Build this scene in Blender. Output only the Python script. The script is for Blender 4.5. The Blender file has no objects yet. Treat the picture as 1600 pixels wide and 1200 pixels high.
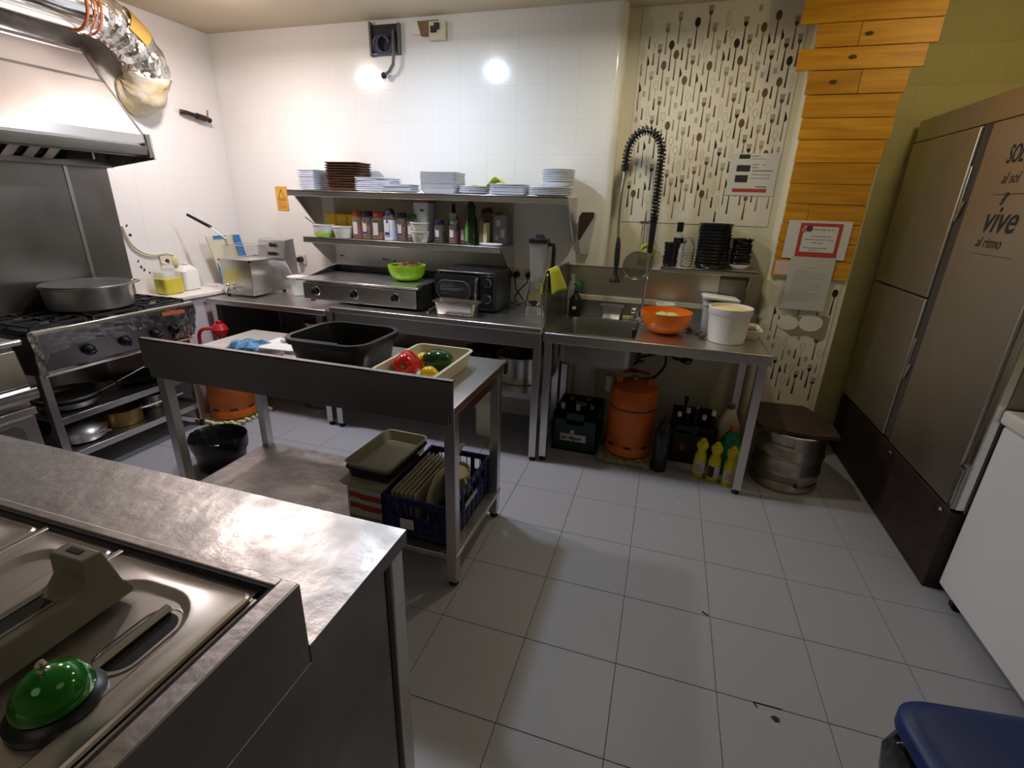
import bpy, math, random
from mathutils import Vector, Matrix
random.seed(7)
SC = bpy.context.scene
COL = SC.collection
PI = math.pi

# ------------------------------------------------------------------ camera, light, exposure
cam_d = bpy.data.cameras.new('camera'); cam = bpy.data.objects.new('camera', cam_d); COL.objects.link(cam)
cam_d.sensor_width = 36.0; cam_d.lens = 762.46 / 1600 * 36.0; cam_d.clip_start = 0.02
cr = ((0.9541786, -0.2697080, -0.1296182), (0.2978325, 0.8979093, 0.3241215), (0.0289673, -0.3478743, 0.9370936))
cam.matrix_world = Matrix(((cr[0][0], cr[0][2], -cr[0][1], 0), (cr[1][0], cr[1][2], -cr[1][1], 0),
                           (cr[2][0], cr[2][2], -cr[2][1], 1.543), (0, 0, 0, 1)))
SC.camera = cam
SC.view_settings.view_transform = 'Standard'; SC.view_settings.look = 'None'
SC.view_settings.exposure = 0.0; SC.view_settings.gamma = 1.0; SC.view_settings.use_curve_mapping = False
w = bpy.data.worlds.new('world'); SC.world = w; w.use_nodes = True
w.node_tree.nodes['Background'].inputs[0].default_value = (0.9, 0.8, 0.62, 1)
w.node_tree.nodes['Background'].inputs[1].default_value = 0.05
SC.cycles.max_bounces = 8; SC.cycles.diffuse_bounces = 4; SC.cycles.glossy_bounces = 4
SC.cycles.transmission_bounces = 6; SC.cycles.transparent_max_bounces = 8
SC.cycles.sample_clamp_indirect = 6.0; SC.cycles.caustics_reflective = True; SC.cycles.caustics_refractive = False
SC.cycles.use_denoising = True

def area(name, loc, size, power, col, shape='DISK', rot=(0, 0, 0), sy=None):
    l = bpy.data.lights.new(name, 'AREA'); l.shape = shape; l.size = size
    if sy: l.size_y = sy
    l.energy = power; l.color = col
    o = bpy.data.objects.new(name, l); o.location = loc; o.rotation_euler = rot; COL.objects.link(o); return o
def bulb(name, loc, r, power, col):
    l = bpy.data.lights.new(name, 'POINT'); l.shadow_soft_size = r; l.energy = power; l.color = col
    o = bpy.data.objects.new(name, l); o.location = loc; COL.objects.link(o); return o
# each ceiling lamp: a downward disc plus the bare glow of its bulb
area('cool_lamp', (-1.45, 2.55, 2.50), 0.14, 16.0, (0.66, 0.81, 1.0))
bulb('cool_lamp_glow', (-1.45, 2.55, 2.515), 0.06, 4.5, (0.80, 0.85, 0.90))
area('warm_lamp', (-2.60, 2.50, 2.50), 0.14, 19.0, (1.0, 0.88, 0.88))
bulb('warm_lamp_glow', (-2.60, 2.50, 2.515), 0.06, 8.5, (1.0, 0.84, 0.74))
area('yellow_lamp', (-0.08, 2.72, 2.50), 0.14, 7.0, (1.0, 0.91, 0.68))
bulb('fridge_lamp', (1.33, 2.60, 2.52), 0.07, 6.5, (1.0, 0.84, 0.40))
area('near_fill', (-0.9, -0.7, 2.50), 0.8, 1.3, (1.0, 0.92, 0.80))  # added warm fill behind the camera, no actual lamp there
area('side_fill', (0.55, 0.6, 2.55), 0.8, 0.8, (1.0, 0.92, 0.74))  # added fill to lift the ambient light, no actual lamp there

# ------------------------------------------------------------------ materials
MATS = {}
def pm(name, col, rough=0.5, metal=0.0, bump=0.0, scale=40.0, stretch=(1, 1, 1), var=0.0, coat=0.0, trans=0.0,
       alpha=1.0, ior=1.45, rvar=0.0, col2=None, vscale=None, emis=None, det=3.0):
    m = bpy.data.materials.new(name); m.use_nodes = True; nt = m.node_tree; N = nt.nodes; L = nt.links
    b = N['Principled BSDF']
    b.inputs['Base Color'].default_value = (*col, 1); b.inputs['Roughness'].default_value = rough
    b.inputs['Metallic'].default_value = metal; b.inputs['IOR'].default_value = ior
    b.inputs['Coat Weight'].default_value = coat; b.inputs['Transmission Weight'].default_value = trans
    b.inputs['Alpha'].default_value = alpha
    if emis:
        b.inputs['Emission Color'].default_value = (*emis[0], 1); b.inputs['Emission Strength'].default_value = emis[1]
    if bump or var or rvar:
        tc = N.new('ShaderNodeTexCoord'); mp = N.new('ShaderNodeMapping'); mp.inputs['Scale'].default_value = stretch
        L.new(tc.outputs['Object'], mp.inputs['Vector'])
        nz = N.new('ShaderNodeTexNoise'); nz.inputs['Scale'].default_value = scale; nz.inputs['Detail'].default_value = det
        L.new(mp.outputs[0], nz.inputs['Vector'])
        nv = nz
        if vscale:
            nv = N.new('ShaderNodeTexNoise'); nv.inputs['Scale'].default_value = vscale; nv.inputs['Detail'].default_value = 4
            L.new(tc.outputs['Object'], nv.inputs['Vector'])
        if bump:
            bp = N.new('ShaderNodeBump'); bp.inputs['Strength'].default_value = bump; bp.inputs['Distance'].default_value = 0.01
            L.new(nz.outputs['Fac'], bp.inputs['Height']); L.new(bp.outputs[0], b.inputs['Normal'])
        if var or col2:
            mx = N.new('ShaderNodeMix'); mx.data_type = 'RGBA'
            c2 = col2 or tuple(max(0, c * (1 - var)) for c in col)
            mx.inputs[6].default_value = (*col, 1); mx.inputs[7].default_value = (*c2, 1)
            rp = N.new('ShaderNodeMapRange'); rp.inputs[1].default_value = 0.35; rp.inputs[2].default_value = 0.65
            L.new(nv.outputs['Fac'], rp.inputs[0]); L.new(rp.outputs[0], mx.inputs[0]); L.new(mx.outputs[2], b.inputs['Base Color'])
        if rvar:
            rr = N.new('ShaderNodeMapRange'); rr.inputs[1].default_value = 0.3; rr.inputs[2].default_value = 0.7
            rr.inputs[3].default_value = max(0.02, rough - rvar); rr.inputs[4].default_value = rough + rvar
            L.new(nv.outputs['Fac'], rr.inputs[0]); L.new(rr.outputs[0], b.inputs['Roughness'])
    MATS[name] = m; return m
def m_(n): return MATS[n]
pm('tile_white', (0.79, 0.775, 0.75), 0.16, bump=0.02, scale=6)
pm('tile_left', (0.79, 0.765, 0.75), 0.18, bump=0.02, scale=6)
pm('tile_cream', (0.68, 0.63, 0.48), 0.25, bump=0.02, scale=6)
pm('grout_white', (0.72, 0.69, 0.63), 0.8)
pm('grout_cream', (0.50, 0.465, 0.24), 0.6)
pm('ceiling_paint', (0.62, 0.53, 0.40), 0.9, bump=0.03, scale=3, var=0.06, vscale=2)
pm('wall_paint', (0.56, 0.52, 0.27), 0.5, bump=0.05, scale=9, var=0.12, vscale=2)
pm('floor_tile', (0.40, 0.40, 0.45), 0.40, bump=0.05, scale=320, var=0.16, rvar=0.06, det=2)
pm('floor_grout', (0.11, 0.105, 0.11), 0.8)
pm('steel', (0.66, 0.64, 0.63), 0.31, 1.0, rvar=0.03, vscale=4, var=0.06)
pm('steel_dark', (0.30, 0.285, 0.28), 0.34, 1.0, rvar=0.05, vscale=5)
pm('steel_lid', (0.78, 0.74, 0.72), 0.34, 1.0, rvar=0.04, vscale=8)
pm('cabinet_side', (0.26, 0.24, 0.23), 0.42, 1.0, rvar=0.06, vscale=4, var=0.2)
pm('steel_worn', (0.60, 0.565, 0.545), 0.40, 1.0, bump=0.28, scale=19, rvar=0.10, vscale=8, var=0.25, det=4)
pm('steel_hood', (0.66, 0.62, 0.59), 0.44, 1.0, rvar=0.03, vscale=3)
pm('steel_light', (0.72, 0.70, 0.68), 0.26, 1.0, rvar=0.05, vscale=6)
pm('steel_fridge', (0.66, 0.60, 0.52), 0.42, 1.0, bump=0.01, scale=30, stretch=(14, 14, 1), rvar=0.05, vscale=3, var=0.15)
pm('chrome', (0.80, 0.80, 0.80), 0.08, 1.0)
pm('foil', (0.80, 0.79, 0.78), 0.20, 1.0, bump=0.9, scale=30, rvar=0.1, det=5)
pm('foil_grey', (0.45, 0.43, 0.42), 0.30, 1.0, bump=0.5, scale=22, rvar=0.1, det=5)
pm('black_iron', (0.02, 0.02, 0.02), 0.5, 0.3, bump=0.1, scale=60)
pm('black_plastic', (0.012, 0.013, 0.016), 0.32, bump=0.02, scale=50)
pm('black_matte', (0.01, 0.01, 0.01), 0.6)
pm('black_bag', (0.008, 0.008, 0.009), 0.22, bump=0.7, scale=22, det=4)
pm('black_enamel', (0.015, 0.015, 0.017), 0.12)
pm('smoked_glass', (0.03, 0.03, 0.035), 0.05)
pm('china_white', (0.70, 0.72, 0.78), 0.18)
pm('china_grey', (0.50, 0.50, 0.52), 0.22)
pm('brown_tray', (0.10, 0.050, 0.028), 0.28, var=0.2)
pm('plastic_white', (0.78, 0.77, 0.72), 0.4)
pm('plastic_cream', (0.66, 0.62, 0.47), 0.4)
pm('plastic_beige', (0.50, 0.47, 0.34), 0.45)
pm('board_white', (0.85, 0.84, 0.80), 0.5)
pm('plastic_clear', (0.75, 0.77, 0.78), 0.12, alpha=0.30)
pm('jug_grey', (0.45, 0.44, 0.44), 0.10, alpha=0.30)
pm('jar_clear', (0.55, 0.45, 0.38), 0.08, alpha=0.12)
pm('glass_clear', (0.95, 0.97, 0.97), 0.03, trans=1.0, ior=1.3)
pm('glass_dark', (0.01, 0.02, 0.008), 0.06)
pm('glass_green', (0.012, 0.035, 0.012), 0.08)
pm('lime', (0.30, 0.62, 0.01), 0.3)
pm('orange_bowl', (0.85, 0.19, 0.01), 0.28)
pm('orange_paint', (0.62, 0.13, 0.01), 0.42, bump=0.04, scale=40, var=0.25, vscale=9)
pm('gap_grey', (0.07, 0.06, 0.055), 0.5)
pm('red_plastic', (0.50, 0.02, 0.025), 0.35)
pm('red_skin', (0.62, 0.02, 0.01), 0.15, bump=0.02, scale=12)
pm('green_skin', (0.012, 0.06, 0.012), 0.1, bump=0.03, scale=10)
pm('yellow_skin', (0.80, 0.50, 0.01), 0.2)
pm('stem_green', (0.16, 0.22, 0.05), 0.6)
pm('blue_crate', (0.008, 0.012, 0.10), 0.4)
pm('blue_lid', (0.010, 0.035, 0.16), 0.45, bump=0.02, scale=60)
pm('blue_band', (0.02, 0.20, 0.55), 0.4)
pm('blue_cloth', (0.16, 0.34, 0.56), 0.95, bump=0.5, scale=90)
pm('teal_cloth', (0.06, 0.28, 0.30), 0.95, bump=0.5, scale=90)
pm('lime_cloth', (0.50, 0.56, 0.04), 0.9, bump=0.2, scale=200)
pm('yellow_paper', (0.62, 0.66, 0.20), 0.9)
pm('cream_paper', (0.62, 0.58, 0.34), 0.85)
pm('paper_white', (0.62, 0.60, 0.58), 0.8)
pm('paper_grey', (0.50, 0.50, 0.46), 0.8)
pm('paper_pink', (0.62, 0.47, 0.46), 0.8)
pm('ink', (0.03, 0.03, 0.035), 0.8)
pm('ink_grey', (0.22, 0.22, 0.22), 0.8)
pm('ink_faint', (0.40, 0.39, 0.37), 0.8)
pm('ink_red', (0.42, 0.05, 0.04), 0.7)
pm('ink_orange', (0.55, 0.16, 0.05), 0.7)
pm('ink_purple', (0.12, 0.02, 0.07), 0.7)
pm('ink_blue', (0.03, 0.04, 0.20), 0.7)
pm('sign_yellow', (0.70, 0.36, 0.05), 0.5)
pm('sign_brown', (0.26, 0.12, 0.02), 0.6)
pm('wallpaper', (0.74, 0.69, 0.58), 0.55, var=0.05)
pm('cut_black', (0.02, 0.012, 0.01), 0.6)
pm('cut_brown', (0.13, 0.065, 0.035), 0.6)
pm('cut_tan', (0.30, 0.24, 0.17), 0.6)
pm('cut_pale', (0.36, 0.34, 0.28), 0.6)
pm('kraft', (0.24, 0.14, 0.08), 0.8, var=0.2)
pm('brown_board', (0.055, 0.032, 0.022), 0.6, var=0.3, scale=8)
pm('kick_brown', (0.035, 0.018, 0.014), 0.55, bump=0.1, scale=14, var=0.4)
pm('keg_steel', (0.50, 0.46, 0.40), 0.36, 1.0, bump=0.03, scale=40, var=0.3, vscale=10)
pm('foam', (0.62, 0.52, 0.28), 0.8, bump=0.9, scale=14, var=0.3, col2=(0.70, 0.66, 0.55), det=5)
pm('kick_yellow', (0.62, 0.40, 0.10), 0.35, 0.4)
pm('yellow_liquid', (0.66, 0.58, 0.05), 0.3)
pm('bleach_yellow', (0.55, 0.50, 0.01), 0.35)
pm('bleach_green', (0.01, 0.20, 0.05), 0.35)
pm('tape_grey', (0.22, 0.205, 0.17), 0.45, bump=0.02, scale=80)
pm('bell_green', (0.005, 0.19, 0.012), 0.12, 0.2, coat=0.6)
pm('crate_green', (0.008, 0.03, 0.022), 0.5)
pm('crate_brown', (0.022, 0.010, 0.010), 0.5)
pm('white_enamel', (0.86, 0.85, 0.86), 0.35)
pm('white_wall_box', (0.66, 0.64, 0.68), 0.45)
pm('white_top', (0.80, 0.76, 0.72), 0.3)
pm('brass', (0.35, 0.22, 0.08), 0.4, 0.8)
pm('dark_bronze', (0.04, 0.025, 0.02), 0.45, 0.5)
pm('rubber', (0.012, 0.012, 0.012), 0.7)
pm('tan_mat', (0.36, 0.30, 0.17), 0.9, bump=0.8, scale=30, var=0.4)
pm('grey_plastic', (0.12, 0.12, 0.12), 0.4)
pm('spice_brown', (0.20, 0.08, 0.035), 0.8, var=0.4)
pm('spice_red', (0.22, 0.035, 0.02), 0.8, var=0.3)
pm('spice_dark', (0.06, 0.04, 0.03), 0.8, var=0.4)
pm('salt', (0.70, 0.72, 0.82), 0.8)
pm('lid_navy', (0.015, 0.02, 0.06), 0.4)
pm('lid_red', (0.38, 0.06, 0.04), 0.4)
pm('lid_green', (0.02, 0.09, 0.03), 0.4)
pm('amber', (1.0, 0.66, 0.04), 0.35, var=0.3)
pm('label_white', (0.55, 0.52, 0.50), 0.6)
pm('label_green', (0.10, 0.30, 0.04), 0.6)
pm('salad', (0.10, 0.09, 0.03), 0.6, var=0.6, scale=60, col2=(0.22, 0.07, 0.03))
pm('cabbage', (0.50, 0.60, 0.25), 0.5)
pm('batter', (0.85, 0.64, 0.28), 0.7, bump=0.3, scale=18)
pm('meat', (0.22, 0.09, 0.05), 0.6, bump=0.4, scale=40)
pm('grease', (0.30, 0.20, 0.10), 0.6)
pm('mesh_steel', (0.40, 0.40, 0.38), 0.35, 1.0, alpha=0.55)
pm('basin_steel', (0.36, 0.36, 0.35), 0.36, 1.0, rvar=0.05, vscale=5)
pm('teal_label', (0.10, 0.20, 0.10), 0.6)

# wood plank material, colour jitter per object
def wood_mat():
    m = pm('plank_wood', (0.46, 0.22, 0.03), 0.45); nt = m.node_tree; N = nt.nodes; L = nt.links; b = N['Principled BSDF']
    tc = N.new('ShaderNodeTexCoord'); oi = N.new('ShaderNodeObjectInfo')
    ad = N.new('ShaderNodeVectorMath'); ad.operation = 'ADD'; L.new(tc.outputs['Object'], ad.inputs[0])
    sc = N.new('ShaderNodeVectorMath'); sc.operation = 'SCALE'; sc.inputs[3].default_value = 17
    cx = N.new('ShaderNodeCombineXYZ'); 
    for i in range(3): L.new(oi.outputs['Random'], cx.inputs[i])
    L.new(cx.outputs[0], sc.inputs[0]); L.new(sc.outputs[0], ad.inputs[1])
    mp = N.new('ShaderNodeMapping'); mp.inputs['Scale'].default_value = (1.2, 8, 16); L.new(ad.outputs[0], mp.inputs[0])
    nz = N.new('ShaderNodeTexNoise'); nz.inputs['Scale'].default_value = 2.2; nz.inputs['Detail'].default_value = 6; nz.inputs['Distortion'].default_value = 0.6
    L.new(mp.outputs[0], nz.inputs['Vector'])
    cr_ = N.new('ShaderNodeValToRGB'); cr_.color_ramp.elements[0].position = 0.3; cr_.color_ramp.elements[0].color = (0.50, 0.20, 0.010, 1)
    cr_.color_ramp.elements[1].position = 0.72; cr_.color_ramp.elements[1].color = (0.74, 0.37, 0.025, 1)
    L.new(nz.outputs['Fac'], cr_.inputs[0])
    mul = N.new('ShaderNodeMix'); mul.data_type = 'RGBA'; mul.blend_type = 'MULTIPLY'; mul.inputs[0].default_value = 1
    mr = N.new('ShaderNodeMapRange'); mr.inputs[3].default_value = 0.8; mr.inputs[4].default_value = 1.15
    L.new(oi.outputs['Random'], mr.inputs[0]); L.new(cr_.outputs[0], mul.inputs[6]); L.new(mr.outputs[0], mul.inputs[7])
    L.new(mul.outputs[2], b.inputs['Base Color'])
    bp = N.new('ShaderNodeBump'); bp.inputs['Strength'].default_value = 0.12; bp.inputs['Distance'].default_value = 0.01
    L.new(nz.outputs['Fac'], bp.inputs['Height']); L.new(bp.outputs[0], b.inputs['Normal'])
wood_mat()
def brown_patches(name, segs, col, amount):
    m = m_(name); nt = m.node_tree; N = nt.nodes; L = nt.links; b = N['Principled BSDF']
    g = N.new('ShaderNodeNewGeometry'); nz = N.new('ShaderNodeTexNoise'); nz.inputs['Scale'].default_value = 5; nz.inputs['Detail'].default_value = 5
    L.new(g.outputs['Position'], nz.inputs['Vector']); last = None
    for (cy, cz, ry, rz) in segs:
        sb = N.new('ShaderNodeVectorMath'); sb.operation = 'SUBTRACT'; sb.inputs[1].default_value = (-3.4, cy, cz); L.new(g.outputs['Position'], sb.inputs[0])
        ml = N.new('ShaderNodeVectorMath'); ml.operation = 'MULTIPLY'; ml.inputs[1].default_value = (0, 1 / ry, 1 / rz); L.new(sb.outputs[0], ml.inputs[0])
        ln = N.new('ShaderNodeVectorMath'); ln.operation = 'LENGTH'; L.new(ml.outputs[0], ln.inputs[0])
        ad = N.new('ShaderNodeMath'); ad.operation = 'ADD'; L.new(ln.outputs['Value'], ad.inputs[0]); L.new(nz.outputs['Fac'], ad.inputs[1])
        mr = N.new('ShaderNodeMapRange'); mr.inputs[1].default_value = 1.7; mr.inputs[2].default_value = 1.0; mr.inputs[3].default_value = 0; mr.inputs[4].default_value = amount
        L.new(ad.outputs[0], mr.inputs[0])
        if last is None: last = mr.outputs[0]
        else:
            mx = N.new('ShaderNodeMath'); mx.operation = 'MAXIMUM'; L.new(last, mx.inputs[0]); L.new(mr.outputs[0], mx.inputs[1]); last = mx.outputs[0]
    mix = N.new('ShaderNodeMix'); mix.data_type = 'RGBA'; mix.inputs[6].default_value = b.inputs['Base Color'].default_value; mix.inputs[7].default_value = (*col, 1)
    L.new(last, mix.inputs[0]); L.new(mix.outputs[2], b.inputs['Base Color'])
brown_patches('tile_left', [(1.6, 2.42, .95, .22), (2.42, 2.25, .16, .16)], (0.10, 0.06, 0.035), 0.9)  # left tiles turn browner above the hood; soot below the duct elbow
pm('knot', (0.08, 0.035, 0.01), 0.6)

# ------------------------------------------------------------------ mesh helpers
def rrect(hx, hy, r, n=4, ox=0, oy=0):
    r = min(r, hx * .999, hy * .999); P = []
    for k, (sx, sy) in enumerate(((1, 1), (-1, 1), (-1, -1), (1, -1))):
        for i in range(n + 1):
            a = (k + i / n) * PI / 2
            P.append((ox + sx * (hx - r) + r * math.cos(a), oy + sy * (hy - r) + r * math.sin(a)))
    return P
class MB:
    def __init__(s): s.v = []; s.f = []
    def add(s, V, F):
        o = len(s.v); s.v += [tuple(p) for p in V]; s.f += [tuple(i + o for i in f) for f in F]; return s
    def box(s, x0, x1, y0, y1, z0, z1):
        if x0 > x1: x0, x1 = x1, x0
        if y0 > y1: y0, y1 = y1, y0
        V = [(x, y, z) for z in (z0, z1) for y in (y0, y1) for x in (x0, x1)]
        return s.add(V, [(0, 2, 3, 1), (4, 5, 7, 6), (0, 1, 5, 4), (2, 6, 7, 3), (0, 4, 6, 2), (1, 3, 7, 5)])
    def cbox(s, c, d): return s.box(c[0] - d[0] / 2, c[0] + d[0] / 2, c[1] - d[1] / 2, c[1] + d[1] / 2, c[2] - d[2] / 2, c[2] + d[2] / 2)
    def bar(s, p, q, a, b=None, up=(0, 0, 1)):
        b = b or a; p = Vector(p); q = Vector(q); d = (q - p).normalized(); u = Vector(up)
        if abs(d.dot(u)) > .98: u = Vector((0, 1, 0))
        x = d.cross(u).normalized(); y = x.cross(d)
        V = [e + x * sx * a / 2 + y * sy * b / 2 for e in (p, q) for sx, sy in ((-1, -1), (1, -1), (1, 1), (-1, 1))]
        return s.add(V, [(3, 2, 1, 0), (4, 5, 6, 7), (0, 1, 5, 4), (1, 2, 6, 5), (2, 3, 7, 6), (3, 0, 4, 7)])
    def tube(s, P, r, seg=8, closed=False, cap=True):
        P = [Vector(p) for p in P]; n = len(P); R = r if isinstance(r, (list, tuple)) else [r] * n
        T = []
        for i in range(n):
            a = P[(i - 1) % n] if closed or i else P[0]; b = P[(i + 1) % n] if closed or i < n - 1 else P[-1]
            T.append((b - a).normalized())
        u = Vector((0, 0, 1)) if abs(T[0].z) < .9 else Vector((1, 0, 0)); u = (u - T[0] * u.dot(T[0])).normalized()
        V = []
        for i in range(n):
            u = (u - T[i] * u.dot(T[i]))
            u = u.normalized() if u.length > 1e-6 else T[i].orthogonal().normalized()
            w_ = T[i].cross(u)
            for k in range(seg):
                a = 2 * PI * k / seg; V.append(P[i] + (u * math.cos(a) + w_ * math.sin(a)) * R[i])
        F = []
        for i in range(n if closed else n - 1):
            for k in range(seg):
                a = i * seg + k; b = i * seg + (k + 1) % seg; j = ((i + 1) % n) * seg
                F.append((a, b, j + (k + 1) % seg, j + k))
        if cap and not closed: F += [tuple(range(seg))[::-1], tuple((n - 1) * seg + k for k in range(seg))]
        return s.add(V, F)
    def rings(s, rr, cap0=True, cap1=True):
        n = len(rr[0]); V = [p for r in rr for p in r]; F = []
        for i in range(len(rr) - 1):
            for k in range(n): F.append((i * n + k, i * n + (k + 1) % n, (i + 1) * n + (k + 1) % n, (i + 1) * n + k))
        if cap0: F.append(tuple(range(n))[::-1])
        if cap1: F.append(tuple((len(rr) - 1) * n + k for k in range(n)))
        return s.add(V, F)
    def lathe(s, prof, c=(0, 0, 0), seg=24, sx=1, sy=1):
        return s.rings([[(c[0] + max(r, 1e-4) * sx * math.cos(2 * PI * k / seg), c[1] + max(r, 1e-4) * sy * math.sin(2 * PI * k / seg), c[2] + z) for k in range(seg)] for r, z in prof])
    def loft(s, prof, c=(0, 0, 0), n=4):
        return s.rings([[(x + c[0], y + c[1], z + c[2]) for x, y in rrect(hx, hy, r, n)] for hx, hy, r, z in prof])
    def prism(s, poly, ax, a, b):
        def P(u, v, t): return {'x': (t, u, v), 'y': (u, t, v), 'z': (u, v, t)}[ax]
        n = len(poly); V = [P(u, v, a) for u, v in poly] + [P(u, v, b) for u, v in poly]
        F = [tuple(range(n))[::-1], tuple(range(n, 2 * n))] + [(i, (i + 1) % n, (i + 1) % n + n, i + n) for i in range(n)]
        return s.add(V, F)
    def xf(s, M, start=0):
        for i in range(start, len(s.v)): s.v[i] = tuple(M @ Vector(s.v[i]))
        return s
    def ball(s, c, r, seg=14, rg=8, sx=1, sy=1, sz=1):
        return s.lathe([(r * math.sin(PI * i / rg), -r * sz * math.cos(PI * i / rg)) for i in range(rg + 1)], c, seg, sx, sy)
def RZ(a, c=(0, 0, 0)): return Matrix.Translation(c) @ Matrix.Rotation(a, 4, 'Z') @ Matrix.Translation(-Vector(c))
def RA(a, ax, c=(0, 0, 0)): return Matrix.Translation(c) @ Matrix.Rotation(a, 4, ax) @ Matrix.Translation(-Vector(c))

def mkmesh(name, mb, mats, mi=None, sharp=38):
    me = bpy.data.meshes.new(name); me.from_pydata(mb.v, [], mb.f)
    for m in (mats if isinstance(mats, (list, tuple)) else [mats]): me.materials.append(m_(m))
    if mi: me.polygons.foreach_set('material_index', mi)
    import bmesh
    bm = bmesh.new(); bm.from_mesh(me); bmesh.ops.recalc_face_normals(bm, faces=bm.faces); bm.to_mesh(me); bm.free()
    me.polygons.foreach_set('use_smooth', [True] * len(me.polygons)); me.set_sharp_from_angle(angle=math.radians(sharp))
    return me
def mkobj(name, me, parent=None, bevel=0, segs=2):
    o = bpy.data.objects.new(name, me); COL.objects.link(o)
    if parent is not None:
        o.parent = parent
        if parent.type == 'EMPTY' or parent.get('_org'):
            o.matrix_parent_inverse = Matrix.Translation(-Vector(parent.location))
    if bevel:
        b = o.modifiers.new('bevel', 'BEVEL'); b.width = bevel; b.segments = segs; b.limit_method = 'ANGLE'; b.angle_limit = math.radians(35)
        b.harden_normals = False
    return o
def part(name, mb, mat, parent, bevel=0, label=None, kind=None, mi=None, segs=2):
    o = mkobj(name, mkmesh(name, mb, mat, mi), parent, bevel, segs)
    if label: o['label'] = label
    if kind: o['kind'] = kind
    return o
def tag(o, label, cat, group=None):
    o['label'] = label; o['category'] = cat
    if group: o['group'] = group
    return o
def thing(name, label, cat, loc, group=None):
    o = bpy.data.objects.new(name, None); COL.objects.link(o); o.location = loc; o.empty_display_size = .05
    return tag(o, label, cat, group)
def solo(name, mb, mat, label, cat, group=None, bevel=0, kind=None, mi=None, segs=2):
    xs, ys, zs = zip(*mb.v); c = Vector(((min(xs) + max(xs)) / 2, (min(ys) + max(ys)) / 2, min(zs)))
    mb.v = [tuple(Vector(p) - c) for p in mb.v]
    o = mkobj(name, mkmesh(name, mb, mat, mi), None, bevel, segs); o.location = c; o['_org'] = 1
    tag(o, label, cat, group)
    if kind: o['kind'] = kind
    return o
def struct(name, mb, mat, bevel=0):
    o = mkobj(name, mkmesh(name, mb, mat), None, bevel); o['kind'] = 'structure'; return o
def dup(root, loc, rz=None, label=None, group=None):
    r = root.copy(); COL.objects.link(r); r.location = loc
    if rz is not None: r.rotation_euler = (0, 0, rz)
    if label: r['label'] = label
    if group: r['group'] = group
    for ch in list(root.children):
        c = ch.copy(); COL.objects.link(c); c.parent = r
        for g in ch.children:
            d = g.copy(); COL.objects.link(d); d.parent = c
    return r
def text(s, size, M, shear=0.0, bold=0.0, depth=0.0004, sx=1.0):
    cu = bpy.data.curves.new('t', 'FONT'); cu.body = s; cu.size = size; cu.shear = shear; cu.offset = bold; cu.resolution_u = 3
    o = bpy.data.objects.new('t', cu); COL.objects.link(o)
    me = bpy.data.meshes.new_from_object(o.evaluated_get(bpy.context.evaluated_depsgraph_get()))
    mb = MB(); mb.add([M @ Vector((v.co.x * sx, v.co.y, depth)) for v in me.vertices], [tuple(p.vertices) for p in me.polygons])
    bpy.data.objects.remove(o); bpy.data.meshes.remove(me); return mb
def on_back(x, y, z): return Matrix(((1, 0, 0, x), (0, 0, -1, y), (0, 1, 0, z), (0, 0, 0, 1)))
def on_side(x, y, z): return Matrix(((0, 0, -1, x), (-1, 0, 0, y), (0, 1, 0, z), (0, 0, 0, 1)))
def bars_back(y, rows):   # flat printed strips on a plane facing -Y: (x0, x1, z0, z1)
    m = MB()
    for x0, x1, z0, z1 in rows: m.box(x0, x1, y - .0006, y, z0, z1)
    return m

# open rounded-rect container: rim half sizes, base half sizes, height
def tray_mb(hx, hy, h, r, taper, t, lip=0.0, lipt=0.004, c=(0, 0, 0)):
    bx, by = hx - taper, hy - taper
    P = [(bx - .004, by - .004, max(r - taper, .003), 0), (bx, by, max(r - taper, .004), .004), (hx, hy, r, h - lipt)]
    if lip: P += [(hx + lip, hy + lip, r + lip, h - lipt), (hx + lip, hy + lip, r + lip, h)]
    else: P += [(hx, hy, r, h)]
    P += [(hx - t, hy - t, max(r - t, .003), h), (bx - t, by - t, max(r - taper - t, .003), t + .002), (bx - t - .004, by - t - .004, max(r - taper - t - .004, .002), t)]
    return MB().loft(P, c)
def pot_prof(r0, r1, h, t, lip=.004):
    return [(r0 - .006, 0), (r0, .006), (r1, h - .006), (r1 + lip, h - .005), (r1 + lip, h), (r1 - t, h), (r0 - t, .008), (r0 - t - .008, t)]

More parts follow.
